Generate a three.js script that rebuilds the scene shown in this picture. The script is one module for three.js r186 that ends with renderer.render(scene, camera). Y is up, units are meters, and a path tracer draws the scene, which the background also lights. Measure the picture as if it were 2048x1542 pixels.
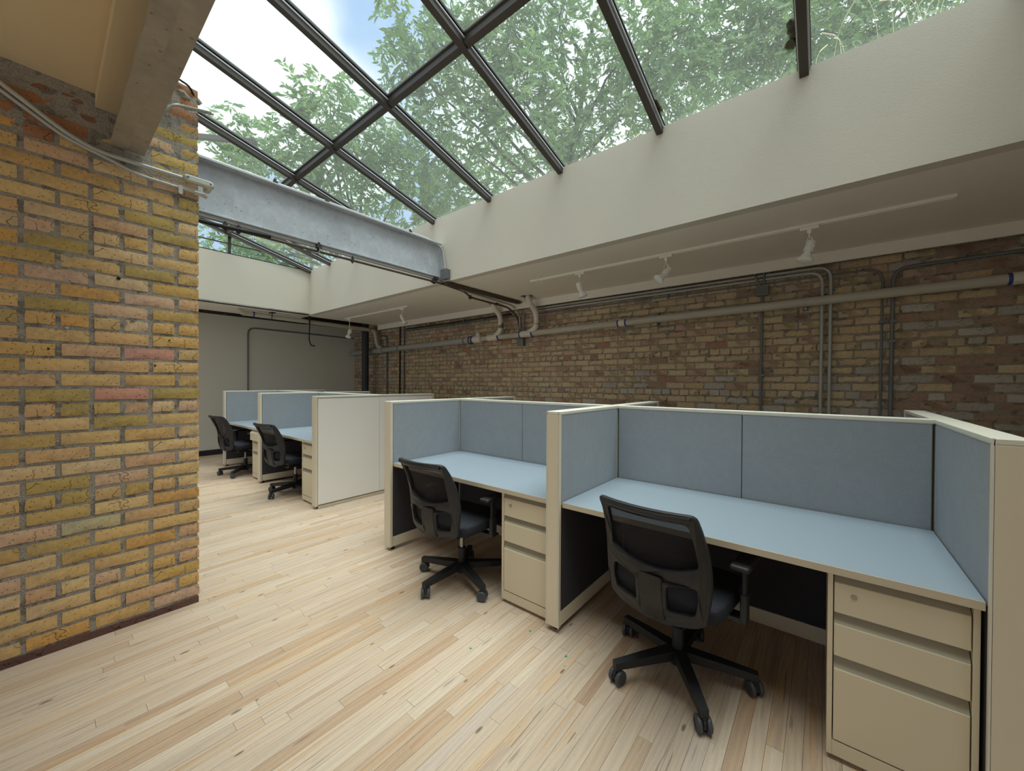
import * as THREE from 'three';
import { mergeGeometries, toCreasedNormals } from 'three/addons/utils/BufferGeometryUtils.js';
import { RoundedBoxGeometry } from 'three/addons/geometries/RoundedBoxGeometry.js';

// ------------------------------------------------------------------ camera, sky, sun, exposure
const scene = new THREE.Scene();
const FPX = 765.44, R = (d) => d * Math.PI / 180;
const camera = new THREE.PerspectiveCamera(2 * Math.atan(771 / FPX) * 180 / Math.PI, 2048 / 1542, 0.05, 200);
const EYE = new THREE.Vector3(0, 1.41, 0);
const yaw = R(50.82), pitch = R(-0.471), roll = R(0.273);
const FWD = new THREE.Vector3(Math.sin(yaw) * Math.cos(pitch), Math.sin(pitch), -Math.cos(yaw) * Math.cos(pitch));
const RGT0 = new THREE.Vector3(Math.cos(yaw), 0, Math.sin(yaw)), UP0 = new THREE.Vector3().crossVectors(RGT0, FWD);
const RGT = RGT0.clone().multiplyScalar(Math.cos(roll)).addScaledVector(UP0, Math.sin(roll));
const UPV = UP0.clone().multiplyScalar(Math.cos(roll)).addScaledVector(RGT0, -Math.sin(roll));
camera.position.copy(EYE);
camera.quaternion.setFromRotationMatrix(new THREE.Matrix4().makeBasis(RGT, UPV, FWD.clone().negate()));
camera.updateMatrixWorld(true);

const renderer = new THREE.WebGLRenderer({ antialias: true });
renderer.toneMapping = THREE.LinearToneMapping;
renderer.toneMappingExposure = 1.27;
renderer.shadowMap.enabled = true;

// seeded random numbers and noise
function rng(seed) { let s = seed >>> 0; return () => { s = (s + 0x6d2b79f5) >>> 0; let t = s; t = Math.imul(t ^ (t >>> 15), t | 1); t ^= t + Math.imul(t ^ (t >>> 7), t | 61); return ((t ^ (t >>> 14)) >>> 0) / 4294967296; }; }
const hash2 = (x, y) => { let h = Math.imul(x | 0, 374761393) + Math.imul(y | 0, 668265263); h = Math.imul(h ^ (h >>> 13), 1274126177); return ((h ^ (h >>> 16)) >>> 0) / 4294967296; };
function vn(x, y) {
  const xi = Math.floor(x), yi = Math.floor(y), fx = x - xi, fy = y - yi, u = fx * fx * (3 - 2 * fx), v = fy * fy * (3 - 2 * fy);
  const a = hash2(xi, yi), b = hash2(xi + 1, yi), c = hash2(xi, yi + 1), d = hash2(xi + 1, yi + 1);
  return a + (b - a) * u + (c - a) * v + (a - b - c + d) * u * v;
}
function fbm(x, y, n = 4) { let s = 0, a = 0.5, t = 0; for (let i = 0; i < n; i++) { s += a * vn(x, y); t += a; a *= 0.5; x = x * 2.03 + 17.1; y = y * 2.01 + 9.7; } return s / t; }
const sstep = (a, b, x) => { const t = Math.min(1, Math.max(0, (x - a) / (b - a))); return t * t * (3 - 2 * t); };

// broken cloud over blue, the same all round
const SKY = 1.2;
{
  const W = 1024, H = 512, d = new Float32Array(W * H * 4);
  for (let j = 0; j < H; j++) for (let i = 0; i < W; i++) {
    const el = ((j + 0.5) / H - 0.5) * Math.PI, az = ((i + 0.5) / W - 0.5) * 2 * Math.PI;
    const x = Math.cos(el) * Math.cos(az), y = Math.max(0.02, Math.sin(el)), z = Math.cos(el) * Math.sin(az);
    const k = 1.5 / (y + 0.35), n = fbm(x * k * 1.6 + 35.07, z * k * 1.6 + 68.23, 6), m = fbm(x * k * 4 + 3, z * k * 4 + 91, 4);
    const c = sstep(0.34, 0.51, n + 0.08 * (m - 0.5)), sh = 0.42 + 1.0 * fbm(x * k * 2.6 + 12, z * k * 2.6 + 33, 4) + 0.16 * (m - 0.5), o = (j * W + i) * 4, hz = 1 - y;
    d[o] = SKY * ((0.30 + 0.2 * hz * hz) * (1 - c) + 0.93 * sh * c);
    d[o + 1] = SKY * ((0.44 + 0.12 * hz * hz) * (1 - c) + 0.96 * sh * c);
    d[o + 2] = SKY * (0.72 * (1 - c) + 1.03 * sh * c); d[o + 3] = 1;
  }
  const t = new THREE.DataTexture(d, W, H, THREE.RGBAFormat, THREE.FloatType);
  t.mapping = THREE.EquirectangularReflectionMapping; t.magFilter = THREE.LinearFilter; t.minFilter = THREE.LinearFilter; t.wrapS = THREE.RepeatWrapping; t.needsUpdate = true;
  scene.background = t; scene.environment = t;
}
// the sun behind thin bright cloud, high over the roof: very soft
const sun = new THREE.DirectionalLight(0xfffaf4, 5.0);
sun.position.set(1.9 + 0.8, 16, -2.0 + 2.3); sun.target.position.set(1.9, 0, -2.0);
sun.castShadow = true; sun.shadow.radius = 105; sun.shadow.mapSize.set(2048, 2048);
Object.assign(sun.shadow.camera, { left: -14, right: 14, top: 14, bottom: -14, near: 1, far: 40 });
scene.add(sun, sun.target);

// ------------------------------------------------------------------ helpers
const V = (x, y, z) => new THREE.Vector3(x, y, z);
const taken = {};
function numbered(name) { const n = taken[name] ?? 0; taken[name] = n + 1; return n ? name + '_' + String(n).padStart(3, '0') : name; }
const flat = (g) => (g.index ? g.toNonIndexed() : g);
function join(list) {
  const gs = list.flat().map((g) => { const n = flat(g); for (const k of Object.keys(n.attributes)) if (!['position', 'normal', 'uv', 'color'].includes(k)) n.deleteAttribute(k); return n; });
  return gs.length === 1 ? gs[0] : mergeGeometries(gs, false);
}
// texture coordinates in metres from where a face stands and points
function metric(g, s = 1, ou = 0, ov = 0) {
  g = flat(g); const p = g.attributes.position, n = g.attributes.normal, uv = new Float32Array(p.count * 2);
  for (let i = 0; i < p.count; i++) {
    const ax = Math.abs(n.getX(i)), ay = Math.abs(n.getY(i)), az = Math.abs(n.getZ(i));
    let u, v; if (ay >= ax && ay >= az) { u = p.getX(i); v = p.getZ(i); } else if (ax >= az) { u = p.getZ(i); v = p.getY(i); } else { u = p.getX(i); v = p.getY(i); }
    uv[2 * i] = u * s + ou; uv[2 * i + 1] = v * s + ov;
  }
  g.setAttribute('uv', new THREE.BufferAttribute(uv, 2)); return g;
}
// box from corner to corner
function bx(x0, x1, y0, y1, z0, z1) { const g = new THREE.BoxGeometry(Math.abs(x1 - x0), Math.abs(y1 - y0), Math.abs(z1 - z0)); g.translate((x0 + x1) / 2, (y0 + y1) / 2, (z0 + z1) / 2); return metric(g); }
function rbx(x0, x1, y0, y1, z0, z1, r = 0.004, s = 2) { const g = new RoundedBoxGeometry(Math.abs(x1 - x0), Math.abs(y1 - y0), Math.abs(z1 - z0), s, r); g.translate((x0 + x1) / 2, (y0 + y1) / 2, (z0 + z1) / 2); return metric(g); }
function cyl(a, b, r0, r1 = r0, n = 16) {
  const d = b.clone().sub(a), g = new THREE.CylinderGeometry(r1, r0, d.length(), n);
  g.applyQuaternion(new THREE.Quaternion().setFromUnitVectors(V(0, 1, 0), d.clone().normalize())); g.translate((a.x + b.x) / 2, (a.y + b.y) / 2, (a.z + b.z) / 2); return g;
}
// points of a run with rounded corners
function bent(pts, r = 0.06, n = 5) {
  const P = pts.map((p) => (p.isVector3 ? p : V(...p))), out = [P[0].clone()];
  for (let i = 1; i < P.length - 1; i++) {
    const a = P[i - 1].clone().sub(P[i]), b = P[i + 1].clone().sub(P[i]), k = Math.min(r, a.length() * 0.48, b.length() * 0.48);
    const A = P[i].clone().addScaledVector(a.normalize(), k), B = P[i].clone().addScaledVector(b.normalize(), k);
    for (let j = 0; j <= n; j++) { const t = j / n; out.push(A.clone().multiplyScalar((1 - t) * (1 - t)).addScaledVector(P[i], 2 * t * (1 - t)).addScaledVector(B, t * t)); }
  }
  out.push(P[P.length - 1].clone()); return out;
}
// tube through points; radius a number or a function of 0..1
function sweep(pts, radius, n = 10, cap = true) {
  const m = pts.length, rf = typeof radius === 'function' ? radius : () => radius, pos = [], nor = [], uv = [], idx = [];
  let N = null, len = 0;
  for (let i = 0; i < m; i++) {
    const T = pts[Math.min(m - 1, i + 1)].clone().sub(pts[Math.max(0, i - 1)]).normalize();
    if (!N) { N = Math.abs(T.y) < 0.9 ? V(0, 1, 0) : V(1, 0, 0); }
    N.addScaledVector(T, -N.dot(T)).normalize(); const Bn = V(0, 0, 0).crossVectors(T, N);
    if (i) len += pts[i].distanceTo(pts[i - 1]);
    const r = rf(i / (m - 1));
    for (let j = 0; j <= n; j++) { const a = (j / n) * 2 * Math.PI, c = Math.cos(a), s = Math.sin(a); const q = V(0, 0, 0).addScaledVector(N, c).addScaledVector(Bn, s); pos.push(pts[i].x + q.x * r, pts[i].y + q.y * r, pts[i].z + q.z * r); nor.push(q.x, q.y, q.z); uv.push(len, (j / n) * 2 * Math.PI * r); }
  }
  for (let i = 0; i < m - 1; i++) for (let j = 0; j < n; j++) { const a = i * (n + 1) + j, b = a + n + 1; idx.push(a, a + 1, b, b, a + 1, b + 1); }
  if (cap) for (const e of [0, m - 1]) {
    const c = pos.length / 3, T = (e ? pts[m - 1].clone().sub(pts[m - 2]) : pts[0].clone().sub(pts[1])).normalize();
    pos.push(pts[e].x, pts[e].y, pts[e].z); nor.push(T.x, T.y, T.z); uv.push(0, 0);
    for (let j = 0; j <= n; j++) { const k = (e * (n + 1) + j) * 3; pos.push(pos[k], pos[k + 1], pos[k + 2]); nor.push(T.x, T.y, T.z); uv.push(0, 0); }
    for (let j = 0; j < n; j++) e ? idx.push(c, c + 1 + j, c + 2 + j) : idx.push(c, c + 2 + j, c + 1 + j);
  }
  const g = new THREE.BufferGeometry(); g.setAttribute('position', new THREE.Float32BufferAttribute(pos, 3)); g.setAttribute('normal', new THREE.Float32BufferAttribute(nor, 3)); g.setAttribute('uv', new THREE.Float32BufferAttribute(uv, 2)); g.setIndex(idx); return g;
}
const run = (pts, r, bend = 0.07, n = 10) => sweep(bent(pts, bend), r, n);
// bar between two points with its own section at either end: w across (level), h up
function bar(a, b, w0, h0, w1, h1) {
  const d = b.clone().sub(a), S = V(-d.z, 0, d.x).normalize(), g = new THREE.BoxGeometry(1, 1, 1), p = g.attributes.position;
  for (let i = 0; i < p.count; i++) { const t = p.getZ(i) + 0.5, w = w0 + (w1 - w0) * t, h = h0 + (h1 - h0) * t, q = a.clone().addScaledVector(d, t).addScaledVector(S, p.getX(i) * w); q.y += p.getY(i) * h; p.setXYZ(i, q.x, q.y, q.z); }
  const n = g.toNonIndexed(); n.computeVertexNormals(); return n;
}
function prism(pts, depth, place) { const s = new THREE.Shape(pts.map((p) => new THREE.Vector2(...p))); const g = new THREE.ExtrudeGeometry(s, { depth, bevelEnabled: false }); if (place) place(g); return metric(g); }
function mesh(name, geo, mat, parent) { const o = new THREE.Mesh(Array.isArray(geo) ? join(geo) : geo, mat); o.name = name; o.castShadow = o.receiveShadow = true; (parent ?? scene).add(o); return o; }
const part = (parent, name, geo, mat, label) => { const o = mesh(name, geo, mat, parent); if (label) o.userData.label = label; return o; };
function group(name, x = 0, y = 0, z = 0, turn = 0) { const g = new THREE.Group(); g.name = numbered(name); g.position.set(x, y, z); g.rotation.y = turn; scene.add(g); return g; }
function tag(o, label, category, grp) { o.userData.label = label; o.userData.category = category; if (grp) o.userData.group = grp; return o; }
function struct(name, geo, mat, label) { const o = geo ? mesh(numbered(name), geo, mat) : group(name); o.userData.kind = 'structure'; if (label) o.userData.label = label; return o; }
const one = (name, geo, mat, label, category, grp) => tag(mesh(numbered(name), geo, mat), label, category, grp);
function px(p) { const d = p.clone().sub(EYE), z = d.dot(FWD); return z > 0.05 ? [1024 + FPX * d.dot(RGT) / z, 771 - FPX * d.dot(UPV) / z, z] : null; }

// ------------------------------------------------------------------ textures and materials
function tex(w, h, f, srgb = true) {
  const d = new Uint8Array(w * h * 4);
  for (let j = 0; j < h; j++) for (let i = 0; i < w; i++) { const c = f(i / w, j / h, i, j), o = (j * w + i) * 4; if (typeof c === 'number') d[o] = d[o + 1] = d[o + 2] = Math.max(0, Math.min(255, c * 255)); else for (let k = 0; k < 3; k++) d[o + k] = Math.max(0, Math.min(255, c[k] * 255)); d[o + 3] = 255; }
  const t = new THREE.DataTexture(d, w, h, THREE.RGBAFormat); t.wrapS = t.wrapT = THREE.RepeatWrapping; t.magFilter = THREE.LinearFilter; t.minFilter = THREE.LinearMipmapLinearFilter; t.generateMipmaps = true; if (srgb) t.colorSpace = THREE.SRGBColorSpace; t.needsUpdate = true; return t;
}
const scaled = (t, s, s2 = s) => { const c = t.clone(); c.repeat.set(s, s2); c.needsUpdate = true; return c; };
// 2 m x 0.5 m of pale hardwood, grain along u
const knots = []; { const r = rng(5); for (let i = 0; i < 6; i++) knots.push([r() * 2, r() * 0.5, 0.003 + r() * 0.005, r()]); }
const woodTex = tex(2048, 512, (u, v) => {
  const x = u * 2, y = v * 0.5, lane = Math.floor(y / 0.0625);
  let warp = fbm(x * 1.3 + lane * 9, y * 9, 3), kn = 0;
  for (const [kx, ky, kr] of knots) { const dx = (x - kx) / 3.2, dy = y - ky, q = Math.hypot(dx, dy) / kr; if (q < 3) { warp += 0.12 * Math.exp(-q * q); kn = Math.max(kn, q < 1 ? 0.42 * (1 - q * q * 0.6) : 0); } }
  const ring = Math.sin((y * 210 + warp * 30)) * 0.5 + 0.5, fine = vn(x * 9, y * 900), pore = vn(x * 45, y * 1500), str = fbm(x * 1.1 + 50, y * 48 + lane * 3, 3);
  let t = 1 - 0.045 * ring - 0.05 * fine - (pore > 0.86 ? 0.06 : 0);
  const min = sstep(0.66, 0.78, str), brown = sstep(0.60, 0.72, fbm(x * 0.8 + 9, y * 20 + 4 + lane * 7, 3));
  const dash = sstep(0.86, 0.92, vn(x * 5 + 31, y * 240)) * sstep(0.6, 0.75, vn(x * 1.7, y * 11 + 77));
  t *= 1 - 0.06 * min; t *= 1 - 0.22 * dash; t *= 1 - kn;
  return [t, t * (1 - 0.04 * brown - 0.02 * min), t * (1 - 0.10 * brown - 0.02 * min)];
});
// 0.5 m of fired clay with pits and cracks
const pits = (x, y, s, th) => { const cx = Math.floor(x * s), cy = Math.floor(y * s); let b = 0; for (let j = -1; j <= 1; j++) for (let i = -1; i <= 1; i++) { const X = cx + i, Y = cy + j, r = hash2(X + 7, Y + 3); if (r < th) continue; const dx = x * s - X - hash2(X, Y + 91), dy = y * s - Y - hash2(X + 55, Y), q = Math.hypot(dx * (0.6 + hash2(X, Y)), dy); b = Math.max(b, 1 - sstep(0.10, 0.26, q)); } return b; };
const clay = (x, y) => { const g = fbm(x * 60, y * 60, 4), c = fbm(x * 9, y * 9, 3), p = pits(x, y, 62, 0.80), p2 = pits(x + 3, y + 8, 160, 0.72), cr = Math.abs(fbm(x * 13 + 4, y * 13, 3) - 0.5); return { g, c, p: Math.max(p * 0.8, p2 * 0.5), cr: (1 - sstep(0.004, 0.016, cr)) * sstep(0.52, 0.62, fbm(x * 6 + 90, y * 6, 2)) }; };
const brickTex = tex(1024, 1024, (u, v) => { const q = clay(u * 0.5, v * 0.5); let t = 0.88 + 0.16 * q.g + 0.12 * (q.c - 0.5); t *= 1 - 0.30 * q.p; t *= 1 - 0.38 * q.cr; const w = 0.10 * (q.c - 0.5); return [t + w * 0.3, t, t - w]; });
const brickBump = tex(1024, 1024, (u, v) => { const q = clay(u * 0.5, v * 0.5); return 0.55 + 0.25 * (q.g - 0.5) + 0.25 * (q.c - 0.5) - 0.4 * q.p - 0.35 * q.cr; }, false);
// old wall brick with scraps of limewash and soot; white share w
const oldBrick = (w, seed) => tex(1024, 1024, (u, v) => {
  const x = u * 0.5 + seed, y = v * 0.5, q = clay(x, y); let t = 0.86 + 0.16 * q.g + 0.14 * (q.c - 0.5); t *= 1 - 0.3 * q.p; t *= 1 - 0.35 * q.cr;
  const n = fbm(x * 11 + 5, y * 17 + 2, 5), m = sstep(0.60 - 0.28 * w, 0.70 - 0.28 * w, n) * (0.35 + 0.5 * fbm(x * 50, y * 50, 2)), s = sstep(0.6, 0.75, fbm(x * 7 + 60, y * 9 + 21, 4)) * 0.12;
  return [t * (1 - m) * (1 - s) + m * 0.93, t * (1 - m) * (1 - s) + m * 0.95, t * (1 - m) * (1 - s) + m * 1.0];
});
const oldA = oldBrick(0.15, 3), oldB = oldBrick(0.85, 11);
const sandTex = tex(512, 512, (u, v) => 0.72 + 0.36 * (fbm(u * 120, v * 120, 3) - 0.2) * 0.8 - 0.16 * sstep(0.55, 0.7, fbm(u * 14, v * 14, 3)));
const sandBump = tex(512, 512, (u, v) => fbm(u * 90, v * 90, 4), false);
const weave = tex(512, 512, (u, v, i, j) => 0.82 + 0.12 * hash2(i >> 1, j) + 0.035 * (fbm(u * 9, v * 9, 3) - 0.5) + 0.06 * hash2(i, j >> 2));
const weaveBump = tex(256, 256, (u, v, i, j) => 0.5 + 0.5 * Math.sin(i * 1.57) * Math.sin(j * 1.57) * 0.7 + 0.25 * (hash2(i, j) - 0.5), false);
const rollerBump = tex(512, 512, (u, v) => fbm(u * 80, v * 80, 3) * 0.7 + 0.3 * fbm(u * 8, v * 8, 3), false);
const steelTex = tex(512, 512, (u, v) => { const c = fbm(u * 6, v * 6, 5), s = fbm(u * 40, v * 40, 3), sp = pits(u, v, 40, 0.97); return 0.86 + 0.16 * (c - 0.5) + 0.08 * (s - 0.5) - 0.25 * sp; });
const pvcTex = tex(256, 256, (u, v) => 0.93 + 0.08 * (fbm(u * 4, v * 9, 4) - 0.5) - 0.06 * sstep(0.68, 0.8, fbm(u * 11, v * 11, 3)));

const std = (color, rough, o = {}) => new THREE.MeshStandardMaterial({ color, roughness: rough, ...o });
const M = {
  paint: std('#d4cdbf', 0.85, { bumpMap: scaled(rollerBump, 2), bumpScale: 0.0006 }),
  farPaint: std('#e4e2d8', 0.85, { bumpMap: scaled(rollerBump, 2), bumpScale: 0.0006 }),
  ceilPaint: std('#efe9de', 0.9, { bumpMap: scaled(rollerBump, 2), bumpScale: 0.0006 }),
  sideCeil: std('#dfcba6', 0.9, { bumpMap: scaled(rollerBump, 2), bumpScale: 0.0006 }), plenum: std('#d9cfbd', 0.95), blackSteel: std('#33312f', 0.6), navySteel: std('#34363d', 0.55),
  beam: std('#bbb09e', 0.6, { map: steelTex, metalness: 0 }), beamWeb: std('#d6dbe2', 0.55, { map: steelTex }),
  alum: std('#4d4844', 0.45, { metalness: 0.35 }), lip: std('#e4e4e6', 0.5), gasket: std('#15161a', 0.7),
  fabric: std('#a8afb6', 0.95, { map: scaled(weave, 3), bumpMap: scaled(weaveBump, 8), bumpScale: 0.0006 }),
  charcoal: std('#403e44', 0.95, { map: scaled(weave, 3), bumpMap: scaled(weaveBump, 8), bumpScale: 0.0006 }),
  trim: std('#dbcfb8', 0.55), cap: std('#dcd9cc', 0.5), core: std('#cbc3b2', 0.7), laminate: std('#eeece8', 0.6),
  top: std('#8996a3', 0.45), edge: std('#c9bca6', 0.6), drawer: std('#d6cab0', 0.5), pull: std('#a9a28e', 0.55), lock: std('#b5b2aa', 0.3, { metalness: 0.9 }), dark: std('#0e0e10', 0.8),
  plastic: std('#252629', 0.5), plastic2: std('#1f2023', 0.55), seat: std('#1d1f2b', 0.9, { map: scaled(weave, 4) }), wheel: std('#3f4349', 0.45), tread: std('#1e1f22', 0.6), chrome: std('#9a9a98', 0.3, { metalness: 0.9 }),
  net: new THREE.MeshStandardMaterial({ color: '#141318', roughness: 0.9, transparent: true, opacity: 0.9, side: THREE.DoubleSide }),
  galv: std('#b3b4b0', 0.42, { metalness: 0.2 }), galvDark: std('#74777a', 0.5, { metalness: 0.15 }), greyBox: std('#6b6f70', 0.55), pvc: std('#cfcabb', 0.5, { map: pvcTex }), pvcGrey: std('#b7b9b4', 0.5, { map: pvcTex }), pvcFit: std('#ded6ca', 0.45), blue: std('#34458c', 0.5), bronze: std('#5b5148', 0.5, { metalness: 0.3 }),
  lampWhite: std('#f1eee4', 0.5), bulb: std('#f2f2f0', 0.25), cord: std('#151517', 0.7), castMetal: std('#b9bab2', 0.4, { metalness: 0.5 }),
  mortar: std('#c2b9ac', 0.95, { map: scaled(sandTex, 2), bumpMap: scaled(sandBump, 2), bumpScale: 0.004 }), wallMortar: std('#bbae9a', 0.95, { map: scaled(sandTex, 2), bumpMap: scaled(sandBump, 2), bumpScale: 0.003 }),
  sill: std('#6a4a40', 0.9, { map: scaled(brickTex, 2) }), underfloor: std('#5a4634', 0.9), roof: std('#57534c', 0.9), ground: std('#b3ada2', 1), clear: new THREE.MeshPhysicalMaterial({ color: '#f4f8f6', roughness: 0, transmission: 1, thickness: 0, ior: 1.5, side: THREE.DoubleSide }),
  glass: new THREE.MeshPhysicalMaterial({ color: '#e6f2ec', roughness: 0.22, transmission: 1, thickness: 0, ior: 1.5, side: THREE.DoubleSide }),
  bark: std('#4a4741', 0.95), moss: std('#59553f', 1), straw: std('#cfc7a4', 0.9, { side: THREE.DoubleSide }), scrap: std('#2f9a62', 0.7, { side: THREE.DoubleSide }),
};

// ------------------------------------------------------------------ room: measures
const XW = 4.887, ZF = -9.03, XL = -2.6, ZN = 3.0, HC = 2.67, XK = 3.2, HT = 3.52, ZK = -7.55, ZE = 0.82, XB = 0.3, SL = 0.255, XC = 4.74;
const gy = (x) => HT + SL * (XK - x);

// ------------------------------------------------------------------ floor of narrow boards
{
  const f = struct('floor', null, null, 'pale unfinished narrow hardwood strip floor');
  part(f, 'subfloor', bx(XL - 0.3, XW + 0.3, -0.2, -0.012, ZF - 0.3, ZN + 0.3), M.underfloor);
  const tones = ['#cfbaa5', '#c9b29b', '#cbb6a2', '#d2bfab', '#c3a990', '#c5b19e', '#cdb8a4', '#bea187', '#ccb59e', '#c9b7a8', '#cdb59c', '#bca48f'];
  const mats = tones.map((c) => std(c, 0.6, { map: scaled(woodTex, 0.5, 2) }));
  const W = 0.0572, gap = 0.0011, r = rng(77), lens = [0.3, 0.42, 0.55, 0.7, 0.85, 1.05, 1.3], geos = {};
  const board = (li, v) => (geos[li + '_' + v] ??= (() => { const g = new THREE.BoxGeometry(lens[li] - gap, 0.019, W - gap); g.translate(0, -0.0095, 0); return metric(g, 1, v * 0.531 + li * 0.37, v * 0.0625 + 0.031); })());
  const all = [];
  for (let row = 0, z = ZF; z < ZN; row++, z += W) {
    let x = XL - r() * 0.8;
    while (x < XW) { const li = Math.floor(r() * lens.length), L = lens[li]; const c = V(x + L / 2, 0, z + W / 2), p = px(c); all.push({ c, li, v: Math.floor(r() * 8), t: Math.floor(r() * r() * 12), y: (r() - 0.5) * 0.0006, s: 0 }); x += L; if (p && p[0] > -60 && p[0] < 2100 && p[1] < 1600 && c.x < 2.3 && !(c.z < -3.05 && c.x / -c.z < 0.2)) all[all.length - 1].s = L * W * 1.4 / (p[2] ** 3); }
  }
  all.sort((a, b) => b.s - a.s);
  for (const b of all.slice(0, 300)) { const o = part(f, 'board', board(b.li, b.v), mats[b.t]); o.position.set(b.c.x, b.y, b.c.z); }
  const rest = all.slice(300).map((b) => { const g = board(b.li, b.v).clone(), c = new THREE.Color(tones[b.t]), n = g.attributes.position.count, a = new Float32Array(n * 3); for (let i = 0; i < n; i++) { a[3 * i] = c.r; a[3 * i + 1] = c.g; a[3 * i + 2] = c.b; } g.setAttribute('color', new THREE.BufferAttribute(a, 3)); g.translate(b.c.x, b.y, b.c.z); return g; });
  const o = part(f, 'boards', rest, std('#ffffff', 0.6, { map: scaled(woodTex, 0.5, 2), vertexColors: true })); o.userData.kind = 'stuff';
}

// ------------------------------------------------------------------ brick walls
// a brick lying along x, its face at z = 0 and its body behind; edges worn
function brickGeo(L, h, d, seed, rough = 1) {
  const g = new THREE.BoxGeometry(L, h, d, 6, 3, 1), p = g.attributes.position, r = rng(seed), ph = r() * 50;
  for (let i = 0; i < p.count; i++) {
    let x = p.getX(i), y = p.getY(i), z = p.getZ(i); const ex = Math.abs(x) / (L / 2), ey = Math.abs(y) / (h / 2);
    if (z > 0) {
      const n = vn(x * 35 + ph, y * 35 + 3 * ph) - 0.5, n2 = vn(x * 22 + ph * 2, y * 30) - 0.5;
      z += rough * 0.005 * n; if (ex > 0.95 || ey > 0.95) z -= 0.0035;
      if (ey > 0.95) y -= Math.sign(y) * (0.0015 + rough * 0.006 * Math.max(0, n2 + 0.1)); if (ex > 0.95) x -= Math.sign(x) * (0.002 + rough * 0.010 * Math.max(0, n));
    }
    p.setXYZ(i, x, y, z);
  }
  g.translate(0, 0, -d / 2); const q = g.toNonIndexed(); q.computeVertexNormals(); const k = toCreasedNormals(q, 0.7); return metric(k, 1, r() * 3, r() * 3);
}
{ // the near brick pier, facing the camera
  const z0 = -3.08, xr = 0.63, P = 0.0783, y0 = 0.045, w = struct('wall_left', null, null, 'yellow brick pier with grey mortar rising beside the open floor');
  part(w, 'mortar_bed', bx(XL, xr - 0.009, 0, 3.19, z0 - 0.42, z0 - 0.0075), M.mortar);
  part(w, 'sill_course', bx(XL, xr - 0.004, -0.01, 0.038, z0 - 0.40, z0 - 0.001), M.sill, 'dark red brick base strip along the floor');
  const cols = ['#dab67c', '#d8b37a', '#d2ab6e', '#dcba88', '#dcbd90', '#d6ae7c', '#d4b091', '#c9aa6c', '#bca262', '#d6a562', '#dfbf88', '#d1a981', '#c9a664', '#cf9884', '#c8ba90', '#8d6653', '#b07c59'];
  const mats = cols.map((c) => std(c, 0.88, { map: scaled(brickTex, 2), bumpMap: scaled(brickBump, 2), bumpScale: 0.004 }));
  const S = [0, 1, 2, 3, 4, 5, 6].map((i) => brickGeo(0.219, 0.0655, 0.1, 100 + i, i > 4 ? 1.8 : 1)), Hd = [0, 1, 2, 3, 4].map((i) => brickGeo(0.102, 0.0655, 0.1, 200 + i, i > 2 ? 1.9 : 1)), r = rng(42);
  const special = [[0.39, 1.60, 13], [0.285, 1.357, 13], [0.04, 1.355, 8], [0.14, 1.27, 8], [0.02, 2.13, 7], [0.36, 2.06, 8], [0.13, 2.13, 8], [0.50, 1.9, 6], [0.18, 0.62, 14]];
  const rest = [];
  for (let k = 0; k < 41; k++) {
    const hdr = k % 6 === 3, y = y0 + P * (k + 0.5) - 0.004; let x = xr, first = true;
    while (x > -1.2) {
      const L = hdr ? 0.1 : first && k % 2 ? 0.1 : 0.217, c = x - L / 2, top = y > 2.93;
      if (!(top && c < 0.40) || y < 2.9) {
        let t = Math.floor(Math.pow(r(), 1.25) * 13); for (const [sx, sy, st] of special) if (Math.abs(c - sx) < L / 2 && Math.abs(y - sy) < P / 2) t = st;
        if (y > 2.6 && r() < 0.4 && c < 0.3) t = r() < 0.5 ? 15 : 16; if (y > 3.0) t = r() < 0.5 ? 16 : t;
        const G = L > 0.15 ? S : Hd, g = G[Math.floor(r() * G.length)], jx = (r() - 0.5) * 0.004, jy = (r() - 0.5) * 0.005, jz = (r() - 0.5) * 0.006 - (y > 2.6 ? r() * 0.008 : 0), tz = (r() - 0.5) * 0.012;
        if (c > -0.75) { const o = part(w, 'brick', g, mats[t]); o.position.set(c + jx, y + jy, z0 + jz); o.rotation.z = tz; } else { const q = g.clone(); q.translate(c, y, z0 + jz); rest.push(q); }
      }
      x -= L + 0.0175; first = false;
    }
  }
  const o = part(w, 'bricks', rest, mats[0]); o.userData.kind = 'stuff';
  for (const [x, y, rad] of [[0.272, 1.984, 0.0085], [0.423, 1.50, 0.005], [0.487, 1.655, 0.0045], [0.02, 1.57, 0.005]]) part(w, 'drill_hole', cyl(V(x, y, z0 - 0.02), V(x, y, z0 + 0.0045), rad, rad, 14), M.dark);
  part(w, 'wall_plug', [cyl(V(0.083, 1.685, z0 - 0.02), V(0.083, 1.685, z0 + 0.006), 0.007, 0.007, 12)], M.galv);
  // broken mortar at the top of the pier
  const rr = rng(9), lumps = []; for (let i = 0; i < 16; i++) { const g = new THREE.IcosahedronGeometry(0.018 + rr() * 0.03, 1); g.scale(1.3, 0.8, 1); const p = g.attributes.position; for (let j = 0; j < p.count; j++) { const q = 0.75 + 0.5 * vn(p.getX(j) * 60 + i, p.getY(j) * 60 + p.getZ(j) * 50); p.setXYZ(j, p.getX(j) * q, p.getY(j) * q, p.getZ(j) * q); } g.computeVertexNormals(); g.translate(0.44 + rr() * 0.17, 3.17 + rr() * 0.045, z0 - 0.03 - rr() * 0.05); lumps.push(metric(g)); }
  part(w, 'broken_mortar', lumps, M.mortar).userData.kind = 'stuff';
}
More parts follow.
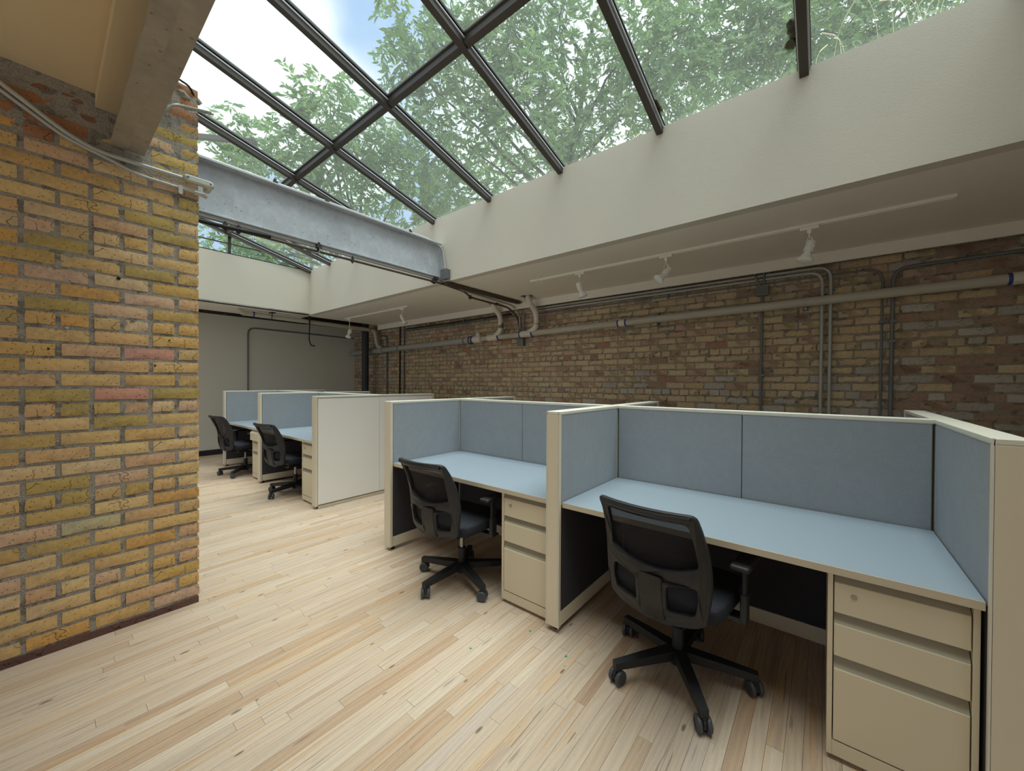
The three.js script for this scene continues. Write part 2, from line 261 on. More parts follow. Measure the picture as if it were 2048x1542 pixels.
{ // the long old brick wall behind the desks, facing -x
  const P = 0.0783, w = struct('wall_right', null, null, 'long old buff brick wall with worn limewash behind the cubicles');
  part(w, 'mortar_bed', bx(XW + 0.004, XW + 0.35, -0.2, 3.2, ZF - 0.3, ZN + 0.3), M.wallMortar);
  const pal = { buff: ['#dac29a', '#d2b892', '#d7bd97', '#ccb491', '#dcc59f'], pink: ['#cfac94', '#c8a48d', '#d0b096'], brown: ['#b2937c', '#a88a78', '#b99b83'], white: ['#c6bcac', '#beb3a4', '#ccc3b3'], red: ['#b98872'] };
  const mk = (t) => (c) => std(c, 0.92, { map: scaled(t, 2), bumpMap: scaled(brickBump, 2), bumpScale: 0.003 });
  const mats = { buff: pal.buff.map(mk(oldA)), pink: pal.pink.map(mk(oldA)), brown: pal.brown.map(mk(oldA)), red: pal.red.map(mk(oldA)), white: pal.white.map(mk(oldB)), mix: [...pal.buff, ...pal.brown].map(mk(oldB)) };
  const turnGeo = (g) => { const q = g.clone(); q.rotateY(-Math.PI / 2); return metric(q, 1, hash2(g.id, 1) * 3, hash2(g.id, 2) * 3); };
  const S = [0, 1, 2, 3, 4, 5].map((i) => turnGeo(brickGeo(0.207, 0.067, 0.06, 300 + i, 0.9))), Hd = [0, 1, 2, 3].map((i) => turnGeo(brickGeo(0.1, 0.067, 0.06, 400 + i, 0.9))), r = rng(7), all = [];
  for (let k = 0; k < 38; k++) {
    const hdr = k % 6 === 4, y = P * (k + 0.5) + 0.01; let z = ZF - r() * 0.03 + (k % 2 ? 0 : -0.11);
    while (z < ZN) {
      const L = hdr ? 0.1 : 0.207, c = z + L / 2; z += L + 0.0085;
      const n = fbm(c * 0.9 + 20, y * 1.6 + 5, 3), q = r(), lime = sstep(1.75, 1.25, y) * sstep(-4.6, -3, c) + 0.5 * sstep(-6, -7, c), dk = sstep(0.5, 1.1, c) + 0.5 * sstep(0, 0.4, c);
      let kind = 'buff';
      if (q < dk * 0.55) kind = r() < 0.7 ? 'brown' : 'white'; else if (q < dk * 0.55 + lime * 0.55 * (0.4 + n)) kind = r() < 0.6 ? 'white' : 'mix'; else if (r() < 0.10 + 0.3 * sstep(0.5, 0.65, n)) kind = r() < 0.12 ? 'red' : 'pink'; else if (r() < 0.06) kind = 'brown';
      const G = hdr ? Hd : S, m = mats[kind], e = { g: G[Math.floor(r() * G.length)], m: m[Math.floor(r() * m.length)], c: V(XW + (r() - 0.5) * 0.004, y + (r() - 0.5) * 0.004, c), s: 0 };
      const p = px(e.c); if (p && p[0] > 0 && p[0] < 2048 && y > 1.06 && y < 2.62) e.s = 1 / (p[2] * p[2]) * (hdr ? 0.5 : 1);
      all.push(e);
    }
  }
  all.sort((a, b) => b.s - a.s);
  for (const e of all.slice(0, 300)) { const o = part(w, 'brick', e.g, e.m); o.position.copy(e.c); }
  const list = all.slice(300), cols = list.map((e) => e.m.color);
  for (const [tx, nm] of [[oldA, 'bricks'], [oldB, 'limewashed_bricks']]) {
    const gs = []; list.forEach((e, i) => { if ((e.m.map.source === tx.source)) { const g = e.g.clone(), n = g.attributes.position.count, a = new Float32Array(n * 3); for (let j = 0; j < n; j++) cols[i].toArray(a, 3 * j); g.setAttribute('color', new THREE.BufferAttribute(a, 3)); g.translate(e.c.x, e.c.y, e.c.z); gs.push(g); } });
    part(w, nm, gs, std('#ffffff', 0.92, { map: scaled(tx, 2), bumpMap: scaled(brickBump, 2), bumpScale: 0.003, vertexColors: true })).userData.kind = 'stuff';
  }
}

// ------------------------------------------------------------------ plain walls, ceiling, skylight well
struct('wall_far', bx(XL - 0.3, XW + 0.01, -0.2, 3.2, ZF - 0.3, ZF), M.farPaint, 'plain grey-beige painted end wall');
struct('baseboard_far', rbx(XL, XW - 0.02, 0.0, 0.1, ZF, ZF + 0.014, 0.004), std('#26262b', 0.6), 'black rubber baseboard at the foot of the end wall');
// unseen windows added along the side and behind the camera as fill light
{
  const side = [[-8.5, -6.4], [-6.1, -4.0], [-2.6, -0.6]], near = [[-2.3, -0.3]], y0 = 0.2, y1 = 2.72;
  const gaps = (list, a, b) => { const out = []; let p = a; for (const [u, v] of list) { out.push([p, u]); p = v; } out.push([p, b]); return out; };
  struct('wall_side', [bx(XL - 0.25, XL, -0.2, y0, ZF, ZN), bx(XL - 0.25, XL, y1, 3.2, ZF, ZN), ...gaps(side, ZF, ZN).map(([a, b]) => bx(XL - 0.25, XL, y0, y1, a, b))], M.paint, 'painted side wall with added tall windows');
  struct('wall_near', [bx(XL - 0.25, XW + 0.3, -0.2, y0, ZN, ZN + 0.25), bx(XL - 0.25, XW + 0.3, y1, 3.2, ZN, ZN + 0.25), ...gaps(near, XL - 0.25, XW + 0.3).map(([a, b]) => bx(a, b, y0, y1, ZN, ZN + 0.25))], M.paint, 'painted wall with added tall windows');
  let n = 3;
  const addedWin = (a, b, along) => {
    const w = struct('added_window_' + n++, null, null, 'unseen tall window added for fill light, with a dark frame'), q = (u0, u1, v0, v1, d0, d1) => (along === 'z' ? bx(XL - d1, XL - d0, v0, v1, u0, u1) : bx(u0, u1, v0, v1, ZN + d0, ZN + d1)), m = (a + b) / 2;
    part(w, 'frame', [q(a, a + 0.05, y0, y1, 0.08, 0.14), q(b - 0.05, b, y0, y1, 0.08, 0.14), q(a, b, y0, y0 + 0.05, 0.08, 0.14), q(a, b, y1 - 0.05, y1, 0.08, 0.14)], M.alum); part(w, 'mullion', q(m - 0.02, m + 0.02, y0 + 0.05, y1 - 0.05, 0.09, 0.13), M.alum);
    for (const [u, v] of [[a + 0.05, m - 0.02], [m + 0.02, b - 0.05]]) { const g = new THREE.PlaneGeometry(v - u, y1 - y0 - 0.1); if (along === 'z') g.rotateY(Math.PI / 2); g.translate(along === 'z' ? XL - 0.11 : (u + v) / 2, (y0 + y1) / 2, along === 'z' ? (u + v) / 2 : ZN + 0.11); part(w, 'pane', g, M.clear); }
  };
  for (const [a, b] of side) addedWin(a, b, 'z'); for (const [a, b] of near) addedWin(a, b, 'x');
}
{ // soffit over the desks, with cut holes for the drain pipes
  const sh = new THREE.Shape([[XK + 0.1, ZK - 0.2], [XC, ZK - 0.2], [XC, ZN], [XB, ZN], [XB, ZE], [XK + 0.1, ZE]].map((p) => new THREE.Vector2(p[0], -p[1])));
  for (const [x, z, a] of [[4.50, -3.38, 0.3], [4.60, -4.12, 0.2]]) { const h = new THREE.Path(); [[-0.10, -0.085], [0.09, -0.10], [0.11, 0.08], [-0.085, 0.10]].forEach(([u, v], i) => { const X = x + u * Math.cos(a) - v * Math.sin(a), Y = -z + u * Math.sin(a) + v * Math.cos(a); i ? h.lineTo(X, Y) : h.moveTo(X, Y); }); h.closePath(); sh.holes.push(h); }
  const g = new THREE.ExtrudeGeometry(sh, { depth: 0.02, bevelEnabled: false }); g.rotateX(-Math.PI / 2); g.translate(0, HC, 0);
  const c = struct('ceiling', null, null, 'low painted plasterboard soffit between the skylight and the brick wall');
  part(c, 'soffit_board', metric(g), M.ceilPaint);
  part(c, 'edge_fascia', [bx(XC, XC + 0.02, 2.572, HC + 0.02, ZK - 0.2, ZN), bx(XC - 0.004, XC + 0.02, 2.566, 2.572, ZK - 0.2, ZN)], M.ceilPaint, 'lighter drop strip along the edge of the soffit');
  part(c, 'far_soffit_board', bx(XL, XK + 0.06, HC, HC + 0.02, -8.5, ZK + 0.0), M.ceilPaint);
  part(c, 'far_roof_deck', bx(XL - 0.3, XW + 0.35, 3.02, 3.2, ZF - 0.3, ZK - 0.1), M.plenum);
  part(c, 'soffit_roof_deck', bx(XK + 0.1, XW + 0.35, 3.02, 3.2, ZK - 0.1, ZN + 0.3), M.plenum);
  part(c, 'near_roof_deck', bx(XB, XK + 0.1, 3.02, 3.2, ZE + 0.1, ZN + 0.3), M.plenum);
  part(c, 'header', bx(3.28, XW, 2.69, 3.02, -8.98, -8.86), M.blackSteel);
  for (const z of [-8.1, -8.45]) part(c, 'joist', bx(XL, XW, 2.80, 3.02, z, z + 0.06), M.blackSteel);
}
struct('ceiling_side', bx(XL - 0.3, 0.19, 2.968, 3.2, ZK, ZN), M.sideCeil, 'plain tan ceiling left of the steel beam');
struct('trim_1', bx(0.186, 0.302, 2.894, 3.19, -3.08, ZN), M.sideCeil, 'narrow boxed ledge between ceiling and steel beam');
struct('wall_well_right', metric(bx(XK, XK + 0.1, HC, HT - 0.02, ZK, ZE)), M.paint, 'deep painted side of the skylight well over the desks');
struct('wall_well_far', bx(XB, XK, HC, 3.488, ZK - 0.1, ZK), M.paint, 'painted end of the skylight well under the gable glass');
struct('wall_well_near', prism([[XB, HC], [XK + 0.1, HC], [XK + 0.1, HT - 0.03], [XB, gy(XB) - 0.03]], 0.1, (g) => g.translate(0, 0, ZE)), M.paint, 'painted near end of the skylight well');
struct('wall_well_left', bx(0.2, XB, 3.16, gy(XB) - 0.03, ZK, ZE), M.paint, 'painted upper side of the skylight well above the steel beam');
struct('ground', bx(-14, 24, -0.6, -0.22, -26, 14), M.ground, 'ground outside the building');

// ------------------------------------------------------------------ skylight glazing
{
  const w = struct('added_window_1', null, null, 'sloped skylight of dark framed glass panes'), n = V(SL, 1, 0).normalize();
  const rafters = [ZE - 0.02, -0.12, -1.06, -2.01, -2.95, -3.93, -4.87, -5.81, -6.75, ZK + 0.03], dx = XK + 0.16 - XB;
  const slope = (x0, x1, a, b, z0, z1) => { const q = bx(x0, x1, a, b, z0, z1), p = q.attributes.position; for (let i = 0; i < p.count; i++) p.setY(i, p.getY(i) + gy(p.getX(i))); q.computeVertexNormals(); return q; };
  for (const z of rafters) {
    const t = part(w, 'rafter', [slope(XB - 0.05, XK + 0.15, -0.075, -0.008, z - 0.025, z + 0.025), slope(XB - 0.05, XK + 0.15, 0.004, 0.022, z - 0.032, z + 0.032)], M.alum);
    part(t, 'gasket', [slope(XB - 0.05, XK + 0.15, -0.010, 0.006, z - 0.038, z - 0.026), slope(XB - 0.05, XK + 0.15, -0.010, 0.006, z + 0.026, z + 0.038)], M.gasket);
    part(t, 'condensation_lip', [slope(XB - 0.05, XK + 0.15, -0.030, -0.022, z + 0.025, z + 0.034), slope(XB - 0.05, XK + 0.15, -0.030, -0.022, z - 0.034, z - 0.025)], M.lip);
  }
  for (let i = 0; i < rafters.length - 1; i++) {
    const a = rafters[i] - 0.026, b = rafters[i + 1] + 0.026;
    part(w, 'purlin', [slope(1.88, 1.925, -0.062, -0.008, b, a), slope(1.868, 1.937, -0.010, 0.006, b, a)], M.alum);
    for (const [x0, x1] of [[XB - 0.02, 1.878], [1.927, XK + 0.13]]) { const g = new THREE.PlaneGeometry(1, 1); g.rotateX(-Math.PI / 2); const p = g.attributes.position; for (let k = 0; k < 4; k++) { const x = p.getX(k) > 0 ? x1 : x0; p.setXYZ(k, x, gy(x), p.getZ(k) > 0 ? a + 0.004 : b - 0.004); } g.computeVertexNormals(); part(w, 'pane', g, M.glass); }
  }
  const e = struct('added_window_2', null, null, 'upright gable glass at the far end of the skylight');
  const zg = ZK - 0.05;
  part(e, 'sill', bx(XB, XK, 3.486, 3.50, zg - 0.03, zg + 0.05), M.gasket);
  for (const x of [0.9, 1.945]) part(e, 'mullion', bx(x - 0.022, x + 0.022, 3.50, gy(x) - 0.03, zg - 0.03, zg + 0.03), M.alum);
  part(e, 'rail', bx(XB, 2.62, 3.655, 3.672, zg - 0.012, zg + 0.012), M.alum);
  for (const [a, b] of [[XB, 0.878], [0.922, 1.923], [1.967, XK]]) { const g = new THREE.BufferGeometry(); g.setAttribute('position', new THREE.Float32BufferAttribute([a, 3.49, zg, b, 3.49, zg, b, gy(b) - 0.02, zg, a, gy(a) - 0.02, zg], 3)); g.setAttribute('uv', new THREE.Float32BufferAttribute([0, 0, 1, 0, 1, 1, 0, 1], 2)); g.setIndex([0, 1, 2, 0, 2, 3]); g.computeVertexNormals(); part(e, 'pane', g, M.glass); }
  one('roof_brace', bar(V(0.55, gy(0.55) + 0.10, -6.3), V(1.5, gy(1.5) + 0.10, -4.9), 0.05, 0.05, 0.05, 0.05), M.alum, 'dark bar lying slantwise over the skylight beyond the brick pier', 'brace');
  struct('roof_flashing', [bx(XK + 0.10, XK + 0.2, 3.2, HT - 0.02, ZK - 0.1, ZE + 0.1), bx(-0.1, XB - 0.06, gy(XB) - 0.12, gy(XB), ZK - 0.1, ZE + 0.1), bx(-0.1, 0.2, 3.1, gy(XB) - 0.1, ZK - 0.1, ZE + 0.1)], M.roof, 'roof edge round the skylight');
  struct('roof_infill', bx(XL - 0.3, 0.2, 3.2, 3.3, ZK - 0.1, ZN + 0.3), M.roof, 'flat roof left of the skylight');
}

// ------------------------------------------------------------------ steel
{
  const b = tag(group('steel_beam', 0.31, 2.715, 0), 'grey painted steel beam with wide flange bearing on the brick pier', 'beam');
  part(b, 'bottom_flange', rbx(-0.07, 0.07, 0, 0.016, -3.079, ZN - 0.002, 0.003), M.beam);
  part(b, 'web', bx(-0.006, 0.006, 0.016, 0.43, -3.079, ZN - 0.002), M.beam);
  part(b, 'top_flange', bx(-0.005, 0.07, 0.43, 0.446, -3.079, ZN - 0.002), M.beam);
  const c = tag(group('steel_beam', 0, 2.711, -3.79), 'pale grey steel beam crossing under the skylight with conduits on it', 'beam');
  part(c, 'bottom_flange', rbx(0.3, XK - 0.002, 0, 0.015, -0.07, 0.07, 0.003), M.beamWeb);
  part(c, 'web', bx(0.3, XK - 0.002, 0.015, 0.415, -0.005, 0.005), M.beamWeb);
  part(c, 'top_flange', rbx(0.3, XK - 0.03, 0.415, 0.43, -0.07, 0.07, 0.003), M.beamWeb);
  part(c, 'end_plate', bx(XK - 0.012, XK - 0.002, 0.0, 0.41, -0.07, 0.05), M.beamWeb);
  one('ceiling_strut', [rbx(XK + 0.0, 4.70, 2.632, 2.668, -3.735, -3.66, 0.004), bx(XK, 4.70, 2.640, 2.655, -3.655, -3.635)], M.bronze, 'dark flat steel strut fixed under the soffit in line with the beam', 'strut');
  const k = tag(group('steel_column', 4.6, 0, -8.02), 'dark navy round steel column in the corner by the end wall', 'column');
  part(k, 'shaft', cyl(V(0, 0.012, 0), V(0, 2.79, 0), 0.075, 0.075, 28), M.navySteel);
  part(k, 'base_plate', rbx(-0.12, 0.12, 0, 0.012, -0.12, 0.12, 0.002), M.navySteel); part(k, 'cap_plate', rbx(-0.1, 0.1, 2.79, 2.80, -0.1, 0.1, 0.002), M.navySteel);
  const t = tag(group('cable_ladder', 0, 2.675, -8.82), 'black steel cable ladder running along the top of the end wall', 'cable ladder');
  for (const z of [-0.12, 0.12]) part(t, 'side_rail', bx(-1.2, 3.72, 0, 0.055, z - 0.012, z + 0.012), M.blackSteel);
  for (let x = -1.1; x < 3.7; x += 0.3) part(t, 'rung', bx(x, x + 0.03, 0.012, 0.032, -0.12, 0.12), M.blackSteel);
  const t2 = tag(group('joist_hanger', 0, 2.70, -8.55), 'short black angle iron beside the white pipe in the dark ceiling gap', 'angle iron'); part(t2, 'flange', bx(3.9, 4.8, 0, 0.01, -0.05, 0.05), M.blackSteel); part(t2, 'upright', bx(3.9, 4.8, 0.01, 0.09, 0.04, 0.05), M.blackSteel);
}

// ------------------------------------------------------------------ drain pipes
const mainY = (z) => 2.222 + 0.0142 * z;
{
  const o = tag(group('drain_pipe'), 'long off-white plastic drain pipe running along the brick wall with branches', 'pipe');
  const at = (z) => V(4.79, mainY(z), z), sleeve = (z0, z1, r, m, nm) => part(o, nm, cyl(at(z0), at(z1), r, r, 24), m);
  part(o, 'pipe_run', cyl(at(ZN), at(-4.62), 0.044, 0.044, 24), M.pvc); part(o, 'grey_pipe_run', cyl(at(-4.6), at(-8.95), 0.055, 0.055, 24), M.pvcGrey, 'wider greyish pipe length'); part(o, 'end_cap', cyl(at(-8.93), at(-9.0), 0.06, 0.058, 24), M.pvcGrey);
  for (const z of [-2.0, -2.1, 1.12]) { sleeve(z - 0.012, z + 0.012, 0.0465, M.blue, 'blue_primer_ring'); }
  sleeve(-2.09, -2.01, 0.0475, M.pvcFit, 'coupling'); sleeve(1.13, 1.28, 0.0490, M.pvcFit, 'coupling');
  sleeve(-4.20, -4.42, 0.056, M.pvcFit, 'wye_body'); sleeve(-3.50, -3.72, 0.052, M.pvcFit, 'wye_body'); sleeve(-4.58, -4.76, 0.064, M.pvcFit, 'cleanout_tee'); sleeve(-7.60, -7.82, 0.066, M.pvcGrey, 'wye_body');
  for (const z of [-3.5, -3.73, -4.19, -4.80, -4.86]) sleeve(z - 0.008, z + 0.008, z < -4.5 ? 0.0665 : 0.0575, M.blue, 'blue_primer_ring');
  for (const z of [-5.0, -7.0]) sleeve(z - 0.015, z + 0.015, 0.058, M.galvDark, 'band_clamp');
  { const p = part(o, 'cleanout_plug', cyl(at(-4.67).add(V(0, 0.05, 0)), at(-4.67).add(V(0, 0.105, 0)), 0.042, 0.042, 20), M.pvcFit); part(p, 'plug_head', [bx(-0.014, 0.014, 0, 0.03, -0.014, 0.014).translate(4.79, mainY(-4.67) + 0.10, -4.67)], M.pvcFit); }
  const drop = (pts, rings, r) => { part(o, 'branch_pipe', run(pts, r, 0.09, 18), M.pvcFit); for (const [a, b] of rings) part(o, 'joint_ring', cyl(a, b, r + 0.003, r + 0.003, 20), M.blue); };
  drop([[4.53, 2.80, -3.40], [4.55, 2.60, -3.40], [4.72, 2.50, -3.39], [4.74, 2.26, -3.38], [4.79, mainY(-3.6), -3.6]], [[V(4.74, 2.376, -3.385), V(4.74, 2.368, -3.385)], [V(4.74, 2.30, -3.382), V(4.74, 2.292, -3.382)]], 0.042);
  drop([[4.60, 2.80, -4.15], [4.61, 2.61, -4.14], [4.72, 2.50, -4.10], [4.74, 2.26, -4.10], [4.79, mainY(-4.3), -4.3]], [[V(4.735, 2.376, -4.10), V(4.735, 2.368, -4.10)], [V(4.737, 2.30, -4.10), V(4.737, 2.292, -4.10)]], 0.042);
  part(o, 'rubber_coupling', cyl(V(4.735, 2.36, -4.10), V(4.737, 2.305, -4.10), 0.044, 0.044, 20), M.galvDark);
  for (const z of [-1.62, -0.15]) { const c = part(o, 'pipe_bracket', [bx(4.83, XW, mainY(z) - 0.075, mainY(z) + 0.085, z - 0.022, z + 0.022)], M.galvDark); part(c, 'strap', cyl(at(z - 0.016), at(z + 0.016), 0.0475, 0.0475, 20), M.galv); part(c, 'bolt', cyl(V(4.80, mainY(z) - 0.062, z), V(4.83, mainY(z) - 0.062, z), 0.012, 0.012, 10), M.galv); }
  const q = tag(group('branch_drain'), 'off-white plastic pipe hung beside the end wall and dropping into the drain', 'pipe');
  part(q, 'pipe_run', run([[2.14, 2.80, -7.86], [2.15, 2.60, -7.87], [4.74, 2.565, -7.86], [4.76, 2.22, -7.80], [4.79, mainY(-7.7) + 0.03, -7.66]], 0.042, 0.09, 18), M.pvc);
  for (const [a, b] of [[V(2.36, 2.6, -7.87), V(2.385, 2.6, -7.87)], [V(4.60, 2.567, -7.862), V(4.612, 2.567, -7.862)], [V(4.756, 2.40, -7.833), V(4.756, 2.392, -7.833)], [V(4.758, 2.30, -7.817), V(4.758, 2.292, -7.817)]]) part(q, 'joint_ring', cyl(a, b, 0.0455, 0.0455, 20), M.blue);
  for (const x of [2.65, 3.3]) part(q, 'hanger', [sweep(bent([[x, 2.67, -7.80], [x, 2.54, -7.82], [x, 2.54, -7.92], [x, 2.67, -7.93]], 0.03), 0.007, 8), bx(x - 0.02, x + 0.06, 2.66, 2.67, -7.93, -7.79)], M.blackSteel);
  one('hanging_strap', run([[3.30, 2.64, -7.78], [3.29, 2.30, -7.79], [3.29, 2.20, -7.79], [3.33, 2.11, -7.79], [3.40, 2.11, -7.79]], 0.011, 0.06, 8), M.cord, 'black strap dangling from a pipe hanger and curling at its end', 'strap');
}

// ------------------------------------------------------------------ conduits and boxes
{
  const x = 4.866, cond = (pts, r, m, label, clips = [], bend = 0.12) => { const o = tag(group('conduit'), label, 'conduit'); part(o, 'tube', run(pts, r, bend, 10), m); for (const [cx, cy, cz, ax] of clips) part(o, 'clip', ax === 'y' ? bx(cx - 0.016, XW, cy - 0.012, cy + 0.012, cz - 0.018, cz + 0.034) : bx(cx - 0.016, XW, cy - 0.018, cy + 0.034, cz - 0.012, cz + 0.012), M.galvDark); return o; };
  cond([[x - 0.015, 2.52, -3.66], [x - 0.015, 2.515, -0.02], [x - 0.015, 0.02, -0.03]], 0.0145, M.galv, 'grey conduit bending down the brick wall, inner of the pair near the pipe bracket', [[x, 2.30, -0.02, 'y'], [x, 2.52, -2, 'z']]);
  cond([[x - 0.015, 2.56, -3.60], [x - 0.015, 2.556, 0.045], [x - 0.015, 0.02, 0.035]], 0.0145, M.galv, 'grey conduit bending down the brick wall, outer of the pair near the pipe bracket', [[x, 2.33, 0.044, 'y'], [x, 1.72, 0.04, 'y']]);
  cond([[x + 0.009, 2.478, -3.50], [x + 0.009, 2.474, 0.41], [x + 0.009, 0.02, 0.395]], 0.0095, M.galvDark, 'conduit ending in a rounded hook next to the one turning the other way', [[x, 1.98, 0.405, 'y'], [x, 2.478, -1.5, 'z']]);
  cond([[x, 2.49, 2.9], [x, 2.455, 0.478], [x, 0.02, 0.462]], 0.0145, M.galvDark, 'conduit coming down the wall and turning toward the dark brick end', [[x, 1.98, 0.474, 'y'], [x, 1.80, 0.47, 'y']]);
  cond([[x, 2.478, -6.85], [x, 2.485, -3.83], [x, 2.10, -3.80]], 0.014, M.galvDark, 'grey conduit from the dark column corner to the small box under the drain pipe', [[x, 2.48, -5.4, 'z'], [x, 2.48, -4.6, 'z']]);
  cond([[x, 2.525, -6.85], [x, 2.53, -4.0]], 0.014, M.blackSteel, 'black conduit running toward the dark column just under the soffit edge', [[x, 2.525, -6.2, 'z'], [x, 2.525, -5.1, 'z']]);
  cond([[x - 0.015, 2.50, -3.68], [x - 0.015, 2.44, -3.71], [x, 2.105, -3.73]], 0.012, M.galvDark, 'short conduit curving from the wall bundle down to the small grey box', [], 0.08);
  cond([[x, 2.60, -6.93], [x, 0.02, -6.95]], 0.014, M.galvDark, 'grey vertical conduit of the close pair beside the dark column', [[x, 1.8, -6.94, 'y']]);
  cond([[x, 2.60, -7.08], [x, 0.02, -7.11]], 0.016, M.blackSteel, 'black vertical conduit of the close pair beside the dark column', [[x, 1.6, -7.1, 'y']]);
  cond([[x, 2.45, -7.75], [x, 2.42, -7.58], [x, 0.02, -7.57]], 0.018, M.galvDark, 'single vertical conduit right beside the dark round column', [[x, 1.9, -7.57, 'y']]);
  cond([[x, 2.36, -0.52], [x, 0.02, -0.53]], 0.0125, M.galvDark, 'straight vertical conduit below the square junction box on the brick wall', [[x, 1.5, -0.525, 'y']]);
  cond([[2.62, 0.11, ZF + 0.016], [2.62, 2.49, ZF + 0.016], [4.86, 2.468, ZF + 0.016]], 0.013, M.galvDark, 'grey conduit bent into a corner on the plain end wall', [], 0.14);
  const box = (label, cx, cy, cz, sx, sy, sz, kn) => { const b = tag(group('junction_box', cx, cy, cz), label, 'box'); part(b, 'housing', rbx(-sx, sx, -sy, sy, -sz, sz, 0.004), M.greyBox); part(b, 'cover', kn === 'z' ? rbx(-sx - 0.003, sx + 0.003, -sy - 0.003, sy + 0.003, sz, sz + 0.004, 0.002) : rbx(-sx - 0.004, -sx, -sy - 0.003, sy + 0.003, -sz - 0.003, sz + 0.003, 0.002), M.greyBox); part(b, 'screw', cyl(V(-sx - 0.007, sy * 0.75, sz * 0.7), V(-sx - 0.003, sy * 0.75, sz * 0.7), 0.004, 0.004, 8), M.galv); part(b, 'screw', cyl(V(-sx - 0.007, -sy * 0.75, -sz * 0.7), V(-sx - 0.003, -sy * 0.75, -sz * 0.7), 0.004, 0.004, 8), M.galv); return b; };
  box('square grey junction box high on the brick wall', 4.857, 2.400, -0.515, 0.028, 0.055, 0.05);
  box('small grey junction box on the brick wall below the drain pipe', 4.855, 2.05, -3.77, 0.03, 0.055, 0.06);
  box('grey junction box on the well wall beside the beam end', 3.168, 2.745, -3.655, 0.03, 0.06, 0.055);
  one('conduit_stub', run([[x - 0.045, 2.66, -0.62], [x - 0.045, 2.55, -0.58], [x - 0.03, 2.455, -0.54]], 0.010, 0.05, 8), M.galvDark, 'short curved conduit entering the square junction box from above', 'conduit');
  one('conduit_stub', run([[x - 0.045, 2.66, -0.50], [x - 0.03, 2.455, -0.50]], 0.010, 0.02, 8), M.galvDark, 'short straight conduit entering the square junction box from above', 'conduit');
  // along the crossing beam
  const bm = (nm, pts, r, m, label, clips, bend) => { const o = tag(group('conduit'), label, 'conduit'); part(o, 'tube', run(pts, r, bend ?? 0.08, 10), m); for (const [a, b, c, w, h, d] of clips) part(o, 'beam_clamp', [bx(a - w, a + w, b - h, b + h, c - d, c + d), bx(a - w * 0.5, a + w * 0.5, b - h - 0.012, b + h + 0.02, c - d * 0.5, c + d * 0.5)], M.blackSteel); return o; };
  bm('top', [[0.5, 3.158, -3.765], [2.98, 3.160, -3.765], [3.172, 3.10, -3.72], [3.172, 2.80, -3.655]], 0.011, M.galv, 'thin silver conduit along the top of the crossing beam down to its box', [[1.30, 3.155, -3.765, 0.018, 0.014, 0.02], [1.75, 3.155, -3.765, 0.018, 0.010, 0.02], [2.72, 3.155, -3.765, 0.016, 0.016, 0.02]], 0.12);
  bm('A', [[0.5, 2.688, -3.745], [3.15, 2.686, -3.745], [3.4, 2.645, -3.76], [4.70, 2.615, -3.80], [4.86, 2.50, -3.81], [4.862, 2.10, -3.79]], 0.012, M.galv, 'pale conduit under the front edge of the crossing beam', [[1.66, 2.69, -3.73, 0.022, 0.018, 0.025], [3.08, 2.69, -3.735, 0.022, 0.016, 0.025]], 0.1);
  bm('B', [[0.5, 2.648, -3.735], [0.95, 2.648, -3.735], [1.5, 2.645, -3.735], [3.15, 2.648, -3.735], [3.62, 2.635, -3.78], [3.80, 2.60, -3.86], [4.66, 2.595, -3.88], [4.858, 2.48, -3.86], [4.862, 2.10, -3.76]], 0.0135, M.bronze, 'brown conduit hung lowest under the crossing beam and bending along the soffit', [[0.93, 2.648, -3.735, 0.014, 0.020, 0.02], [1.02, 2.648, -3.735, 0.014, 0.020, 0.02], [2.0, 2.648, -3.735, 0.010, 0.020, 0.015], [3.05, 2.65, -3.735, 0.03, 0.018, 0.02], [3.80, 2.60, -3.86, 0.02, 0.014, 0.02]], 0.1);
  one('black_hose', sweep(bent([[0.5, 2.63, -3.70], [0.9, 2.634, -3.705], [1.25, 2.66, -3.72]], 0.2), 0.016, 10), M.cord, 'black hose clipped under the crossing beam next to the brick pier', 'hose');
  one('hook', run([[1.66, 2.67, -3.70], [1.64, 2.60, -3.68], [1.52, 2.60, -3.66]], 0.006, 0.03, 8), M.bronze, 'small bent wire hook hanging below the crossing beam', 'hook');
  // on the brick pier
  const z = -3.055, p1 = tag(group('conduit'), 'thick grey conduit crossing the brick pier under the steel beam into a cast elbow', 'conduit');
  part(p1, 'tube', run([[-0.9, 3.02 - 0.0, z], [-0.30, 2.945, z], [-0.12, 2.825, z], [0.08, 2.69, z], [0.19, 2.648, z], [0.56, 2.652, z]], 0.0125, 0.08, 12), M.galv);
  const lb = part(p1, 'cast_elbow', [rbx(0.545, 0.70, 2.632, 2.676, z - 0.01, z + 0.03, 0.018, 4), rbx(0.66, 0.695, 2.63, 2.672, z - 0.08, z, 0.012, 3)], M.castMetal); part(lb, 'elbow_cover', rbx(0.56, 0.685, 2.638, 2.670, z + 0.029, z + 0.035, 0.003), M.castMetal); for (const q of [0.567, 0.678]) part(lb, 'screw', cyl(V(q, 2.654, z + 0.034), V(q, 2.654, z + 0.038), 0.004, 0.004, 8), M.dark);
  const p2 = tag(group('conduit'), 'thinner grey conduit crossing the brick pier below the thick one', 'conduit');
  part(p2, 'tube', run([[-0.9, 2.985, z], [-0.30, 2.905, z], [-0.12, 2.79, z], [0.08, 2.665, z], [0.247, 2.622, z], [0.34, 2.588, z], [0.62, 2.586, z]], 0.009, 0.05, 10), M.galv);
